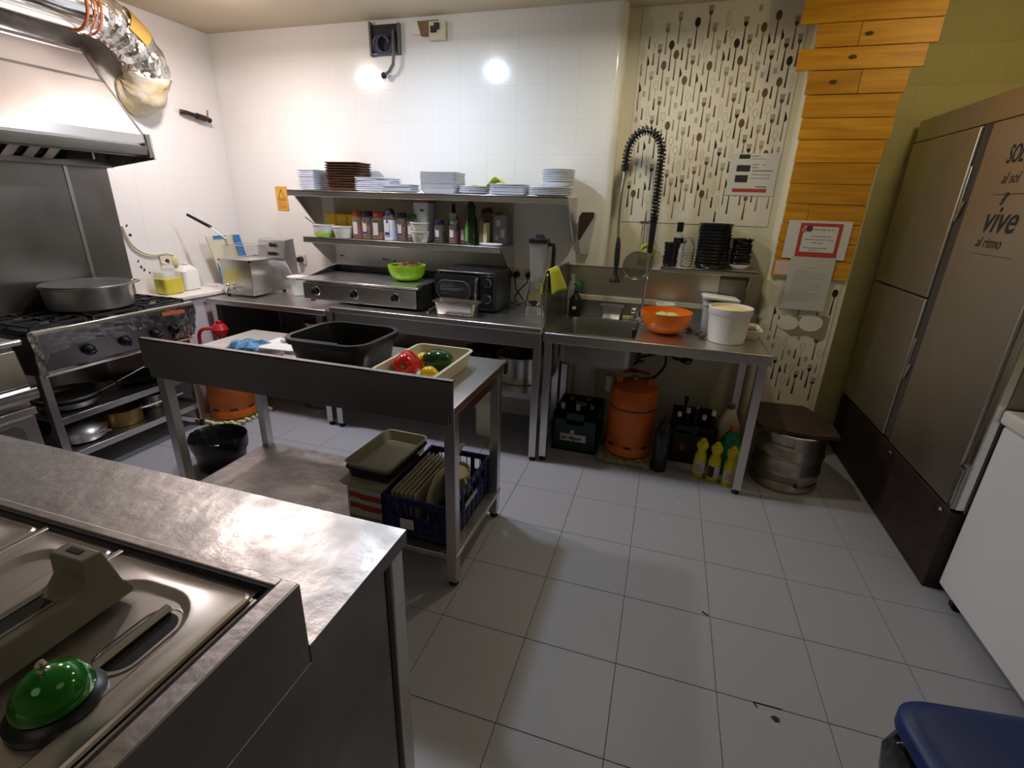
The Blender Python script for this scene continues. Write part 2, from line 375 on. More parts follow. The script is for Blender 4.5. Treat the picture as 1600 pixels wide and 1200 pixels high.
# ================================================================== THE SETTING
H = 2.63
fl = struct('floor', MB().box(-3.7, 2.3, -1.7, 3.9, -.06, -.003), 'floor_grout')
ce = struct('ceiling', MB().box(-3.7, 2.3, -1.7, 3.9, H, H + .08), 'ceiling_paint')
_tc = {}
def tile_grid(parent, mat, plane, pos, U, V, gap, th, name='tile'):
    for i in range(len(U) - 1):
        for j in range(len(V) - 1):
            a, b = U[i + 1] - U[i] - gap, V[j + 1] - V[j] - gap
            if a < .01 or b < .01: continue
            k = (mat, plane, round(a, 3), round(b, 3))
            if k not in _tc:
                mb = MB(); c = gap * .6
                if plane == 'z': mb.loft([(a / 2, b / 2, .001, -th), (a / 2, b / 2, .001, -c), (a / 2 - c, b / 2 - c, .001, 0)], n=1)
                else: mb.loft([(a / 2, b / 2, .001, -th), (a / 2, b / 2, .001, -c), (a / 2 - c, b / 2 - c, .001, 0)], n=1)
                if plane == 'y': mb.xf(Matrix(((1, 0, 0, 0), (0, 0, -1, 0), (0, 1, 0, 0), (0, 0, 0, 1))))
                if plane == 'x': mb.xf(Matrix(((0, 0, 1, 0), (1, 0, 0, 0), (0, 1, 0, 0), (0, 0, 0, 1))))
                _tc[k] = mkmesh(name, mb, mat, sharp=20)
            o = bpy.data.objects.new(name, _tc[k]); COL.objects.link(o); o.parent = parent
            u, v = (U[i] + U[i + 1]) / 2, (V[j] + V[j + 1]) / 2
            o.location = (u, v, pos) if plane == 'z' else (u, pos, v) if plane == 'y' else (pos, u, v)
tile_grid(fl, 'floor_tile', 'z', 0, [i * .34 - .667 for i in range(-8, 9)], [j * .34 + 1.023 for j in range(-7, 9)], .0020, .0025)
# left wall
wl = struct('wall_left', MB().box(-3.55, -3.4008, -1.7, 3.6, 0, H), 'grout_white')
ZT = [.066 + .197 * k for k in range(14)]
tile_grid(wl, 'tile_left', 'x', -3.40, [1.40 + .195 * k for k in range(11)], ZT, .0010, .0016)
# back wall, tiled, with a rounded right end, standing in front of the recess
R_ = .05; prof = [(-3.45, 3.3508), (-.39 - R_, 3.3508)] + [(-.39 - R_ + R_ * math.sin(a), 3.3508 + R_ - R_ * math.cos(a)) for a in [PI / 16 * i for i in range(1, 9)]] + [(-.39, 3.6), (-3.45, 3.6)]
wb = struct('wall_back', MB().prism(prof, 'z', 0, H), 'tile_white')
tile_grid(wb, 'tile_white', 'y', 3.35, [-1.03 - .195 * k for k in range(12, 0, -1)] + [-1.03 + .195 * k for k in range(4)], ZT, .0010, .0016)
# recess behind the sink
wr = struct('wall_recess', MB().box(-.42, .62, 3.4708, 3.6, 0, H), 'tile_cream')
tile_grid(wr, 'tile_cream', 'y', 3.47, [-.385 + .196 * k for k in range(6)], [.06 + .2 * k for k in range(8)], .0010, .0016)
# pillar carrying wallpaper and wood
struct('trim_1', MB().prism([(.60, 3.38), (.61, 3.36), (.63, 3.35), (1.03, 3.35), (1.03, 3.75), (.60, 3.75)], 'z', 0, H), 'tile_cream')
wa = struct('wall_alcove', MB().box(1.0, 2.2, 3.7208, 3.85, 0, H), 'grout_cream')
tile_grid(wa, 'wall_paint', 'y', 3.72, [1.035 + .196 * k for k in range(7)], [.066 + .197 * k for k in range(14)], .0010, .0016)
struct('wall_right', MB().box(2.05, 2.2, -1.7, 3.9, 0, H), 'wall_paint')
struct('wall_front', MB().box(-3.7, 2.3, -1.8, -1.7, 0, H), 'wall_paint')
# low white boxed ledge along the left wall
tb = struct('trim_2', MB().box(-3.40, -3.12, 2.44, 3.35, 0, .855), 'white_wall_box', .004)
part('ledge_top', MB().box(-3.40, -3.10, 2.42, 3.35, .855, .88), 'white_top', tb, .004)

# ------------------------------------------------------------------ wallpaper sheets with printed cutlery
def cutlery(x0, x1, z0, z1, y, rnd, L=.155, avoid=lambda x, z: False):
    out = {k: MB() for k in ('cut_black', 'cut_brown', 'cut_tan', 'cut_pale')}
    def poly(k, P):
        n = len(P); out[k].add([(px, y, pz) for px, pz in P], [tuple(range(n))])
    def ell(cx, cz, rx, rz, n=10): return [(cx + rx * math.cos(2 * PI * i / n), cz + rz * math.sin(2 * PI * i / n)) for i in range(n)]
    def ring(k, cx, cz, rx, rz, t=.0020, n=12):
        A = ell(cx, cz, rx, rz, n); B = ell(cx, cz, rx - t, rz - t, n)
        out[k].add([(px, y, pz) for px, pz in A + B], [(i, (i + 1) % n, n + (i + 1) % n, n + i) for i in range(n)])
    nc = int((x1 - x0) / .031)
    for c in range(nc):
        x = x0 + .0155 + c * (x1 - x0) / nc; z = z1 + (c * 0.618 % 1) * .22; q = rnd.randrange(9)
        while z > z0:
            t = [0, 5, 3, 1, 4, 2, 6, 3, 5, 7, 1][(q + c * 3) % 11]; q += 1
            b = z - L
            hk = rnd.choice(['cut_black', 'cut_brown', 'cut_brown', 'cut_tan', 'cut_tan', 'cut_tan'])
            if b > z0 + .003 and z < z1 - .003 and not avoid(x, z - L / 2):
                hx = .0035; top = b + L
                if t in (0, 7):    # filled spoon
                    k = 'cut_black' if t == 0 and rnd.random() < .6 else 'cut_brown'
                    poly(k, ell(x, top - .024, .0155, .024, 12)); poly(k, [(x - .0022, top - .046), (x + .0022, top - .046), (x + .0045, b), (x - .0045, b)])
                elif t in (1, 5):  # fork
                    k = rnd.choice(['cut_black', 'cut_brown', 'cut_tan'])
                    for d in (-.0105, -.0035, .0035, .0105): poly(k if k != 'cut_black' else 'cut_brown', [(x + d - .0015, top), (x + d + .0015, top), (x + d * .8 + .0012, top - .026), (x + d * .8 - .0012, top - .026)])
                    poly(k, [(x - .012, top - .026), (x + .012, top - .026), (x + .009, top - .040), (x + .002, top - .048), (x - .002, top - .048), (x - .009, top - .040)])
                    poly(k, [(x - .0018, top - .047), (x + .0018, top - .047), (x + .0055, b), (x - .0055, b)])
                elif t == 2:       # knife with half blade
                    poly('cut_black', [(x - .002, top), (x + .012, top - .035), (x + .012, top - .048), (x - .002, top - .060)]); poly('cut_black', [(x - .002, top - .060), (x + .001, top - .060), (x + .002, b), (x - .0032, b)])
                elif t == 6:       # pastry server
                    for d in range(4): poly('cut_pale', [(x - .0085 + d * .0045, top - .002), (x - .0055 + d * .0045, top - .002), (x - .0055 + d * .0045, top - .032), (x - .0085 + d * .0045, top - .032)])
                    poly(hk, [(x - .0035, b + .062), (x + .0035, b + .062), (x + .005, b), (x - .005, b)])
                elif t == 3:       # outlined spoon
                    ring('cut_pale' if rnd.random() < .5 else 'cut_tan', x, top - .024, .0145, .024)
                    poly('cut_pale', [(x - .001, top - .042), (x + .001, top - .042), (x + .001, b + .062), (x - .001, b + .062)])
                    poly(hk, [(x - .0025, b + .062), (x + .0025, b + .062), (x + .0055, b), (x - .0055, b)])
                else:              # outlined table knife
                    ring('cut_pale', x, top - .038, .0095, .038); poly(hk, [(x - .003, b + .064), (x + .003, b + .064), (x + .0055, b), (x - .0055, b)])
            z -= L + .030
    mb = MB(); mi = []
    for i, k in enumerate(out): mb.add(out[k].v, out[k].f); mi += [i] * len(out[k].f)
    return mb, list(out), mi
def sheet(mb, label, cat, args):
    o = solo('wallpaper', mb, 'wallpaper', label, cat)
    pb, mats, mi = cutlery(*args); part('printed_cutlery', pb, mats, o, kind='stuff', mi=mi); return o
rnd = random.Random(3)
sheet(MB().box(-.315, .560, 3.4665, 3.4695, 1.45, 2.625), 'cream wallpaper sheet printed with spoons and forks above the sink', 'wallpaper', (-.31, .555, 1.452, 2.62, 3.4655, rnd))
sheet(MB().box(.655, 1.0, 3.3465, 3.3495, .36, 1.19), 'torn cutlery wallpaper strip on the pillar below the wood planks', 'wallpaper',
      (.66, .998, .38, 1.18, 3.3455, random.Random(5), .155, lambda x, z: .74 < x < .99 and .76 < z < .97))
# torn area of the strip
tp = bpy.data.objects[-1] if False else [o for o in COL.objects if o.name.startswith('wallpaper')][-1]
tear = MB().prism([(.735, .93), (.75, .85), (.80, .815), (.88, .83), (.97, .80), (.985, .83), (.985, .95), (.93, .955), (.86, .93), (.80, .95)], 'y', 3.3445, 3.3462)
part('torn_patch', tear, 'cut_tan', tp)
lobes = MB().prism([(.765 + .06 * math.cos(a), .895 + .045 * math.sin(a)) for a in [i * PI / 8 for i in range(16)]], 'y', 3.343, 3.3445)
lobes.prism([(.89 + .066 * math.cos(a), .905 + .052 * math.sin(a)) for a in [i * PI / 8 for i in range(16)]], 'y', 3.343, 3.3445)
part('torn_edge', lobes, 'wallpaper', tp)
cs = MB()
for k in range(3): cs.prism([(.67, .372 - k * .012), (.78, .35 - k * .008), (.90, .352 - k * .008), (.93 - k * .02, .362 - k * .015), (.90, .335 - k * .008), (.76, .335 - k * .01), (.66, .352 - k * .012)], 'y', 3.30 + .01 * k, 3.305 + .01 * k)
part('peeling_edge', cs, 'cream_paper', tp)

# ------------------------------------------------------------------ wood planks on the pillar
wp = thing('wood_cladding', 'orange stained wooden planks nailed one above another on the pillar', 'wood cladding', (.82, 3.34, 1.17))
Zp = [2.625, 2.455, 2.348, 2.245, 2.132, 2.022, 1.915, 1.80, 1.69, 1.585, 1.48, 1.375, 1.275, 1.17]
LR = [(.505, 1.14, []), (.59, 1.14, [.79]), (.525, 1.105, []), (.592, 1.055, [.84]), (.60, 1.005, []), (.605, 1.01, []), (.61, .995, []), (.612, .985, []), (.614, .98, []), (.616, .985, [.74]), (.612, .985, []), (.612, .985, []), (.612, .985, [])]
knots = {1: (.83, 2.40), 2: (.78, 2.30), 3: (.715, 2.19)}
for i, (l, r, cuts) in enumerate(LR):
    xs = [l] + cuts + [r + .035 if i > 3 else r]
    for k in range(len(xs) - 1):
        dz = random.uniform(-.001, .001)
        o = part('plank', MB().box(xs[k] + .001, xs[k + 1] - .001, 3.335 + random.uniform(-.002, .002), 3.349, Zp[i + 1] + .0015, Zp[i] - .0015 + dz), 'plank_wood', wp, .0015, segs=1)
        if i in knots and xs[k] < knots[i][0] < xs[k + 1]:
            part('knot', MB().lathe([(.018, 0), (.018, .001), (.001, .0012)], seg=12).xf(Matrix.Translation((knots[i][0], 3.3335, knots[i][1])) @ Matrix.Rotation(PI / 2, 4, 'X') @ Matrix.Diagonal((1.1, .55, 1, 1))), 'knot', o)

# ------------------------------------------------------------------ papers on the walls
o = solo('poster', MB().box(.290, .555, 3.4635, 3.465, 1.625, 1.86), 'paper_white', 'white sheet with dark photos and red footer on the cutlery wallpaper', 'poster')
part('photograph', bars_back(3.4633, [(.335, .395, 1.83, 1.853), (.330, .405, 1.76, 1.795), (.33, .40, 1.70, 1.74)]), 'ink', o)
part('red_footer', bars_back(3.4633, [(.325, .515, 1.645, 1.665)]), 'ink_red', o)
part('printed_lines', bars_back(3.4633, [(.405, .45, 1.842, 1.846), (.405, .48, 1.828, 1.830), (.415, .45, 1.796, 1.80), (.415, .45, 1.780, 1.784), (.47, .49, 1.796, 1.80), (.42, .53, 1.762, 1.768), (.42, .52, 1.742, 1.745), (.42, .52, 1.722, 1.725), (.45, .512, 1.672, 1.680)]), 'ink_grey', o, kind='stuff')
o = solo('notice', MB().box(.650, .975, 3.331, 3.3325, 1.285, 1.497), 'paper_white', 'white notice with thick red frame taped on the wood planks', 'notice')
fr = MB().box(.715, .93, 3.3295, 3.3308, 1.468, 1.484).box(.715, .93, 3.3295, 3.3308, 1.292, 1.324).box(.715, .733, 3.3295, 3.3308, 1.324, 1.468).box(.912, .93, 3.3295, 3.3308, 1.324, 1.468)
part('red_frame', fr, 'ink_red', o)
part('round_emblem', MB().lathe([(.017, 0), (.017, .001), (.001, .0012)], seg=16).xf(Matrix.Translation((.762, 3.3292, 1.455)) @ Matrix.Rotation(PI / 2, 4, 'X')), 'ink_purple', o)
part('orange_emblem', MB().lathe([(.012, 0), (.012, .0008), (.001, .001)], seg=12).xf(Matrix.Translation((.735, 3.3294, 1.445)) @ Matrix.Rotation(PI / 2, 4, 'X')), 'ink_orange', o)
def wordrow(m, y, x0, x1, z, h, rn):
    x = x0
    while x < x1 - .006:
        w_ = min(rn.uniform(.012, .03), x1 - x); k = x
        while k < x + w_ - .002: m.box(k, k + .0022, y - .0005, y, z, z + h * rn.uniform(.75, 1)); k += .0031
        x += w_ + .005
    return m
rr = random.Random(2); m = MB(); wordrow(m, 3.3308, .79, .89, 1.447, .007, rr)
for x0, x1, z in ((.78, .88, 1.41), (.75, .905, 1.392), (.79, .86, 1.374), (.75, .87, 1.345), (.78, .84, 1.332)): wordrow(m, 3.3308, x0, x1, z, .005, rr)
part('printed_lines', m, 'ink_grey', o, kind='stuff')
o = solo('instruction_sheet', MB().box(.700, .935, 3.3275, 3.3288, .985, 1.296), 'paper_grey', 'grey white typed sheet hanging below the red framed notice', 'paper')
m = MB(); wordrow(m, 3.3272, .76, .86, 1.235, .004, rr)
for k in range(16): wordrow(m, 3.3272, .735, .735 + (.165 if k % 5 else .1), 1.215 - k * .0115, .003, rr)
part('printed_lines', m, 'ink_faint', o, kind='stuff')
solo('pink_note', MB().box(.625, .705, 3.331, 3.3325, 1.185, 1.268), 'paper_pink', 'small pink blank note beside the typed sheet', 'note')
# warning sign on the back wall
o = solo('warning_sign', MB().box(-2.975, -2.868, 3.346, 3.3485, 1.435, 1.610), 'sign_yellow', 'small yellow warning sign with black triangle left of the shelves', 'sign')
tm = MB(); A = [(-2.962, 1.508), (-2.882, 1.508), (-2.922, 1.598)]; B = [(-2.950, 1.515), (-2.894, 1.515), (-2.922, 1.580)]
tm.add([(x, 3.3455, z) for x, z in A + B], [(0, 1, 4, 3), (1, 2, 5, 4), (2, 0, 3, 5)]); tm.box(-2.942, -2.902, 3.3452, 3.3456, 1.520, 1.525)
part('triangle_mark', tm, 'sign_brown', o)
m = MB()
for k in range(4): wordrow(m, 3.3458, -2.958, -2.885, 1.492 - k * .013, .005, rr)
part('printed_lines', m, 'sign_brown', o, kind='stuff')
# electrical hole with cables
t = thing('electrical_box', 'open black electrical box with cables hanging out near the ceiling', 'electrical box', (-1.93, 3.34, 2.42))
part('box', MB().box(-2.035, -1.83, 3.335, 3.347, 2.435, 2.60), 'black_matte', t, .003)
part('frame', MB().box(-2.045, -2.033, 3.318, 3.347, 2.425, 2.615).box(-1.838, -1.826, 3.32, 3.347, 2.43, 2.60).box(-2.04, -1.83, 3.325, 3.347, 2.43, 2.44), 'grey_plastic', t)
for k in range(7):
    a = random.uniform(0, 3); pts = [(-1.95 + .055 * math.cos(a + i * .55) + k * .008 - .02, 3.325 - .012 * math.sin(i * .5) - .002 * k, 2.485 + .05 * math.sin(a + i * .55)) for i in range(10)]
    part('cable', MB().tube(pts, .0045 if k % 2 else .003, 6), 'grey_plastic' if k % 3 else 'ink_blue', t)
part('hanging_cable', MB().tube([(-1.87, 3.325, 2.56), (-1.865, 3.31, 2.49), (-1.862, 3.305, 2.43), (-1.87, 3.305, 2.37), (-1.90, 3.305, 2.33), (-1.935, 3.31, 2.312)], .010, 8), 'grey_plastic', t)
part('cable_end', MB().ball((-1.945, 3.31, 2.308), .02, 10, 6), 'black_plastic', t)
t = thing('junction_box', 'small white junction box with torn cardboard beside the open cables', 'junction box', (-1.56, 3.34, 2.49))
part('cover', MB().box(-1.615, -1.50, 3.318, 3.347, 2.492, 2.592), 'plastic_cream', t, .004)
part('terminal', MB().box(-1.60, -1.56, 3.308, 3.32, 2.53, 2.565).box(-1.575, -1.54, 3.306, 3.32, 2.545, 2.58), 'ink', t, .002)
part('cardboard', MB().prism([(-1.70, 2.60), (-1.555, 2.60), (-1.555, 2.575), (-1.61, 2.57), (-1.62, 2.52), (-1.675, 2.52)], 'y', 3.328, 3.34), 'kraft', t)
part('plaster_scrap', MB().prism([(-1.74, 2.585), (-1.70, 2.60), (-1.675, 2.53), (-1.745, 2.535)], 'y', 3.335, 3.345), 'plastic_white', t)
# gas tap on the left wall
t = thing('gas_tap', 'dark bronze gas tap on the left wall near the corner', 'gas tap', (-3.37, 3.1, 2.05))
part('pipe', MB().tube([(-3.385, 2.99, 2.075), (-3.36, 3.02, 2.072), (-3.36, 3.20, 2.052)], [.016, .014, .014], 10), 'dark_bronze', t)
part('valve_body', MB().tube([(-3.36, 3.10, 2.063), (-3.36, 3.17, 2.055)], .021, 8).ball((-3.36, 3.205, 2.05), .018, 10, 6), 'dark_bronze', t)
part('handle', MB().bar((-3.36, 3.19, 2.06), (-3.36, 3.20, 2.115), .012, .006), 'brass', t)
# knife scabbard on the back wall
t = thing('knife_scabbard', 'white plastic knife scabbard screwed to the wall beside the blender', 'knife holder', (-.54, 3.34, 1.24))
part('body', MB().prism([(-.575, 1.40), (-.555, 1.49), (-.54, 1.505), (-.475, 1.505), (-.468, 1.49), (-.49, 1.34), (-.50, 1.243), (-.515, 1.235), (-.55, 1.235), (-.56, 1.245)], 'y', 3.318, 3.348), 'china_grey', t, .003)
part('mouth', MB().prism([(-.577, 1.33), (-.578, 1.47), (-.56, 1.50), (-.483, 1.50), (-.483, 1.47), (-.535, 1.38), (-.56, 1.33)], 'y', 3.312, 3.318), 'brown_board', t, .001)
# small marks where plaster is chipped under the shelf
m = MB()
for (x, z) in ((-2.42, 1.12), (-2.05, 1.115), (-2.02, 1.11), (-1.96, 1.105)):
    n = 7; m.prism([(x + random.uniform(.006, .026) * math.cos(2 * PI * i / n), z + random.uniform(.002, .008) * math.sin(2 * PI * i / n)) for i in range(n)], 'y', 3.3475, 3.3488)
part('chipped_patch', m, 'ink', wb, kind='stuff')
m = MB()
for (y, z) in ((2.47, 1.10), (2.50, 1.04), (2.53, 1.02), (2.485, 1.06), (2.45, 1.33), (2.46, 1.27)):
    n = 7; m.prism([(y + random.uniform(.003, .013) * math.cos(2 * PI * i / n), z + random.uniform(.003, .015) * math.sin(2 * PI * i / n)) for i in range(n)], 'x', -3.3988, -3.3975)
part('chipped_patch', m, 'ink', wl, kind='stuff')
# sockets and plugs
def socket(x, z, label, cab):
    t = thing('wall_socket', label, 'socket', (x, 3.345, z - .04))
    part('plate', MB().box(x - .04, x + .04, 3.338, 3.348, z - .04, z + .04), 'plastic_cream', t, .003)
    part('plug', MB().tube([(x, 3.338, z), (x, 3.30, z)], [.024, .02], 12), 'black_plastic', t)
    part('cable', MB().tube(cab, .0045, 6), 'black_plastic', t)
socket(-.99, 1.075, 'left of two black plugs on the wall behind the microwave', [(-.99, 3.30, 1.07), (-.99, 3.29, 1.04), (-.98, 3.28, .98), (-.93, 3.26, .93), (-.90, 3.24, .90), (-.95, 3.22, .88)])
socket(-.90, 1.075, 'right of two black plugs on the wall behind the blender', [(-.90, 3.30, 1.07), (-.90, 3.29, 1.03), (-.95, 3.28, .98), (-.98, 3.26, .93), (-.96, 3.24, .90), (-1.0, 3.22, .885)])
socket(-2.80, 1.07, 'black plug in the wall socket between fryer and griddle', [(-2.80, 3.30, 1.07), (-2.83, 3.29, 1.05), (-2.85, 3.28, .98), (-2.84, 3.26, .92), (-2.80, 3.22, .87)])

# ================================================================== COOKING SIDE
def foot_leg(t, x, y, z1, w_, mat='steel', z0=.03, name='leg'):
    l = part(name, MB().box(x - w_ / 2, x + w_ / 2, y - w_ / 2, y + w_ / 2, z0, z1), mat, t, .002)
    part('foot', MB().lathe([(w_ * .45, 0), (w_ * .5, .006), (w_ * .36, .014), (w_ * .36, z0 + .004)], (x, y, 0), 12), 'rubber', l)
# extraction hood
t = thing('extraction_hood', 'brushed steel extraction hood over the gas stove', 'extractor hood', (-3.2, 1.6, 1.67))
Y0, Y1 = .55, 2.41
part('canopy', MB().prism([(-3.035, 1.856), (-3.238, 2.125), (-3.245, 2.122), (-3.05, 1.85)], 'y', Y0, Y1 - .014), 'steel_hood', t)
part('upper_panel', MB().prism([(-3.250, 2.128), (-3.368, 2.30), (-3.395, 2.30), (-3.395, 2.28), (-3.372, 2.28), (-3.262, 2.122)], 'y', Y0, Y1 - .014), 'steel_hood', t)
part('seam_strip', MB().prism([(-3.236, 2.12), (-3.250, 2.14), (-3.256, 2.136), (-3.242, 2.116)], 'y', Y0, Y1 - .016), 'steel_dark', t)
part('front_rail', MB().prism([(-2.985, 1.755), (-2.980, 1.79), (-2.992, 1.792), (-2.992, 1.80), (-2.985, 1.803), (-2.99, 1.85), (-3.035, 1.856), (-3.045, 1.75), (-2.99, 1.742)], 'y', Y0, Y1 - .03), 'steel', t)
part('end_panel', MB().prism([(-3.397, 1.668), (-2.975, 1.722), (-2.983, 1.856), (-3.035, 1.862), (-3.245, 2.135), (-3.365, 2.305), (-3.397, 2.305)], 'y', Y1 - .012, Y1), 'steel_light', t, .001)
part('corner_bracket', MB().box(-3.0, -2.978, Y1 - .035, Y1 - .012, 1.73, 1.855), 'steel_dark', t, .002)
part('red_lamp', MB().tube([(-2.99, Y1 - .05, 1.80), (-2.972, Y1 - .05, 1.80)], .010, 8), 'brown_board', t)
part('back_channel', MB().box(-3.397, -3.32, Y0, Y1 - .014, 1.672, 1.70).box(-3.06, -3.04, Y0, Y1 - .014, 1.735, 1.76), 'steel_dark', t)
part('filter_plate', MB().prism([(-3.345, 1.70), (-3.08, 1.86), (-3.085, 1.87), (-3.35, 1.71)], 'y', Y0, Y1 - .3), 'black_matte', t)
part('inner_box', MB().box(-3.397, -3.35, Y0, Y1 - .014, 1.70, 2.28).box(-3.39, -3.06, Y1 - .30, Y1 - .29, 1.70, 1.86), 'steel_dark', t)
for k in range(14):
    y = Y1 - .36 - k * .092
    part('filter_baffle', MB().bar((-3.335, y, 1.695), (-3.075, y, 1.85), .010, .052, up=(0, 1, 0)), 'steel', t, .002)
# duct above the hood
t = thing('exhaust_duct', 'silver exhaust duct with a foil wrapped elbow entering the left wall', 'duct', (-3.22, 2.3, 2.2))
def circ_path(P, n):
    out = []
    for i in range(len(P) - 1):
        a, b = Vector(P[i]), Vector(P[i + 1]); p0 = Vector(P[max(i - 1, 0)]); p3 = Vector(P[min(i + 2, len(P) - 1)])
        for j in range(n):
            s_ = j / n; out.append(.5 * ((2 * a) + (b - p0) * s_ + (2 * p0 - 5 * a + 4 * b - p3) * s_ ** 2 + (3 * a - p0 - 3 * b + p3) * s_ ** 3))
    out.append(Vector(P[-1])); return out
part('straight_pipe', MB().tube([(-3.24, .6, 2.475), (-3.235, 2.35, 2.475)], .118, 28), 'chrome', t)
rgm = MB()
for y in (2.31, 2.345, 2.38): rgm.tube([(-3.235 + .121 * math.cos(a), y, 2.475 + .121 * math.sin(a)) for a in [2 * PI * i / 28 for i in range(28)]], .006, 6, closed=True)
part('clamp_ring', rgm, 'ink_orange', t)
elb = circ_path([(-3.235, 2.34, 2.475), (-3.235, 2.46, 2.46), (-3.24, 2.58, 2.40), (-3.25, 2.68, 2.30), (-3.28, 2.71, 2.22)], 6)
fe = MB().tube(elb, [.121 + .005 * math.sin(i * 1.9) for i in range(len(elb))], 40); rj = random.Random(6); fe.v = [tuple(c + rj.uniform(-.004, .004) for c in p) for p in fe.v]
o = part('foil_elbow', fe, 'foil', t)
for p in o.data.polygons: p.use_smooth = False
tpm = MB(); V = []
for i in range(9, 15):
    for k in range(9):
        a = -.5 + 1.6 * k / 8; tn = (elb[i + 1] - elb[i - 1]).normalized(); u = Vector((1, 0, 0)); u = (u - tn * u.dot(tn)).normalized(); w_ = tn.cross(u)
        V.append(elb[i] + (u * math.cos(a + .35) - w_ * math.sin(a + .35)) * .132)
part('yellow_tape', tpm.add(V, [(i * 9 + k, i * 9 + k + 1, i * 9 + k + 10, i * 9 + k + 9) for i in range(5) for k in range(8)]), 'kick_yellow', t)
e2 = circ_path([(-3.26, 2.70, 2.25), (-3.30, 2.705, 2.17), (-3.35, 2.70, 2.13), (-3.41, 2.69, 2.12)], 5)
fc = MB().tube(e2, [.120 + .004 * math.sin(i * 1.1) for i in range(len(e2))], 26); rj = random.Random(3); fc.v = [tuple(c + rj.uniform(-.005, .005) for c in p) for p in fc.v]
part('foam_collar', fc, 'foam', t)

# steel splash panel behind the stove
t = thing('wall_splash_panel', 'dark steel splash panel on the wall behind the gas stove', 'splash panel', (-3.39, 1.6, .90))
part('panel', MB().box(-3.397, -3.385, .55, 2.40, .885, 1.69), 'steel_dark', t)
part('seam_strip', MB().prism([(2.155, .9), (2.175, .9), (2.175, 1.68), (2.155, 1.68)], 'x', -3.386, -3.381), 'steel', t, .001)
# cable and oil jugs on the ledge
o = solo('wall_cable', MB().tube(circ_path([(-3.385, 2.41, 1.33), (-3.385, 2.44, 1.22), (-3.385, 2.50, 1.16), (-3.385, 2.58, 1.135), (-3.385, 2.66, 1.14), (-3.385, 2.72, 1.12)], 5), .007, 6), 'plastic_cream', 'loose cream cable running along the left wall to the socket', 'cable')
t = thing('wall_socket', 'cream socket with round hole on the left wall above the yellow oil jug', 'socket', (-3.39, 2.68, 1.03))
part('plate', MB().box(-3.397, -3.385, 2.62, 2.72, 1.035, 1.12), 'plastic_cream', t, .003)
part('hole', MB().tube([(-3.386, 2.665, 1.085), (-3.381, 2.665, 1.085)], .015, 12), 'brown_board', t)
part('melted_cap', MB().ball((-3.385, 2.725, 1.075), .028, 10, 6, .6, .8, 1.5), 'cream_paper', t)
def jug(x, y, z, w_, d, h, mat, label, fill=None):
    t = thing('oil_jug', label, 'jug', (x, y, z))
    b = part('body', MB().loft([(d / 2 - .01, w_ / 2 - .01, .02, 0), (d / 2, w_ / 2, .022, .012), (d / 2, w_ / 2, .022, h * .72), (d * .25, w_ * .25, .015, h * .9), (.014, .014, .013, h * .93), (.014, .014, .013, h * .97)], (x, y, z)), mat, t)
    if fill: part('oil', MB().loft([(d / 2 - .004, w_ / 2 - .004, .02, .004), (d / 2 + .001, w_ / 2 + .001, .022, .014), (d / 2 + .001, w_ / 2 + .001, .022, h * .5)], (x, y, z)), fill, t)
    part('cap', MB().lathe([(.018, h * .95), (.018, h), (.002, h + .002)], (x, y, z), 12), 'plastic_white', t)
    part('grip', MB().tube([(x, y + w_ * .3, z + h * .6), (x, y + w_ * .34, z + h * .85), (x, y + .01, z + h * .93)], .009, 6), mat, t)
    return t
jug(-3.28, 2.56, .88, .14, .11, .21, 'plastic_clear', 'clear jug half full of yellow oil on the white ledge', 'yellow_liquid')
jug(-3.30, 2.73, .88, .13, .10, .19, 'plastic_white', 'empty cloudy white jug beside the yellow oil jug')
# gas stove
t = thing('gas_stove', 'open gas stove with foil wrapped front panel and two shelves of pans below', 'stove', (-3.15, 1.95, 0))
part('hob', MB().box(-3.375, -2.93, 1.525, 2.40, .845, .872), 'black_iron', t, .004)
part('hob_edge', MB().prism([(-2.955, .872), (-2.925, .884), (-2.908, .880), (-2.905, .862), (-2.955, .845)], 'y', 1.52, 2.405), 'steel_light', t, .002)
part('control_panel', MB().prism([(-2.912, .862), (-2.965, .648), (-3.0, .648), (-3.0, .86)], 'y', 1.525, 2.40), 'steel_dark', t, .002)
fm = []; nx, nz = 40, 10; rf = random.Random(4)
def foil_sheet(y0, y1, t0, t1, amp, lo=lambda f: 0):
    V = []; F = []
    for i in range(nx + 1):
        for j in range(nz + 1):
            f = i / nx; g = t0 + (t1 - t0) * j / nz
            if j == nz: g += lo(f)
            V.append((-2.908 - .053 * g + rf.uniform(0, amp), y0 + (y1 - y0) * f, .862 - .214 * g))
    for i in range(nx):
        for j in range(nz): a = i * (nz + 1) + j; F.append((a, a + 1, a + nz + 2, a + nz + 1))
    return MB().add(V, F)
part('foil_cover', foil_sheet(1.515, 2.41, 0, .42, .006, lambda f: .25 * (f < .06) + .08 * math.sin(f * 17)), 'foil_grey', t)
part('foil_corner', MB().add([(-2.90 + random.uniform(-.006, .008), 1.50 + .03 * j / 4 + random.uniform(-.006, .006), .87 - .035 * i) for i in range(7) for j in range(5)],
     [(i * 5 + j, i * 5 + j + 1, i * 5 + j + 6, i * 5 + j + 5) for i in range(6) for j in range(4)]), 'foil', t)
part('foil_end', foil_sheet(2.26, 2.415, .1, .95, .012), 'foil_grey', t)
part('orange_label', MB().prism([(2.18, .848), (2.33, .842), (2.33, .825), (2.18, .829)], 'x', -2.906, -2.900), 'ink_orange', t)
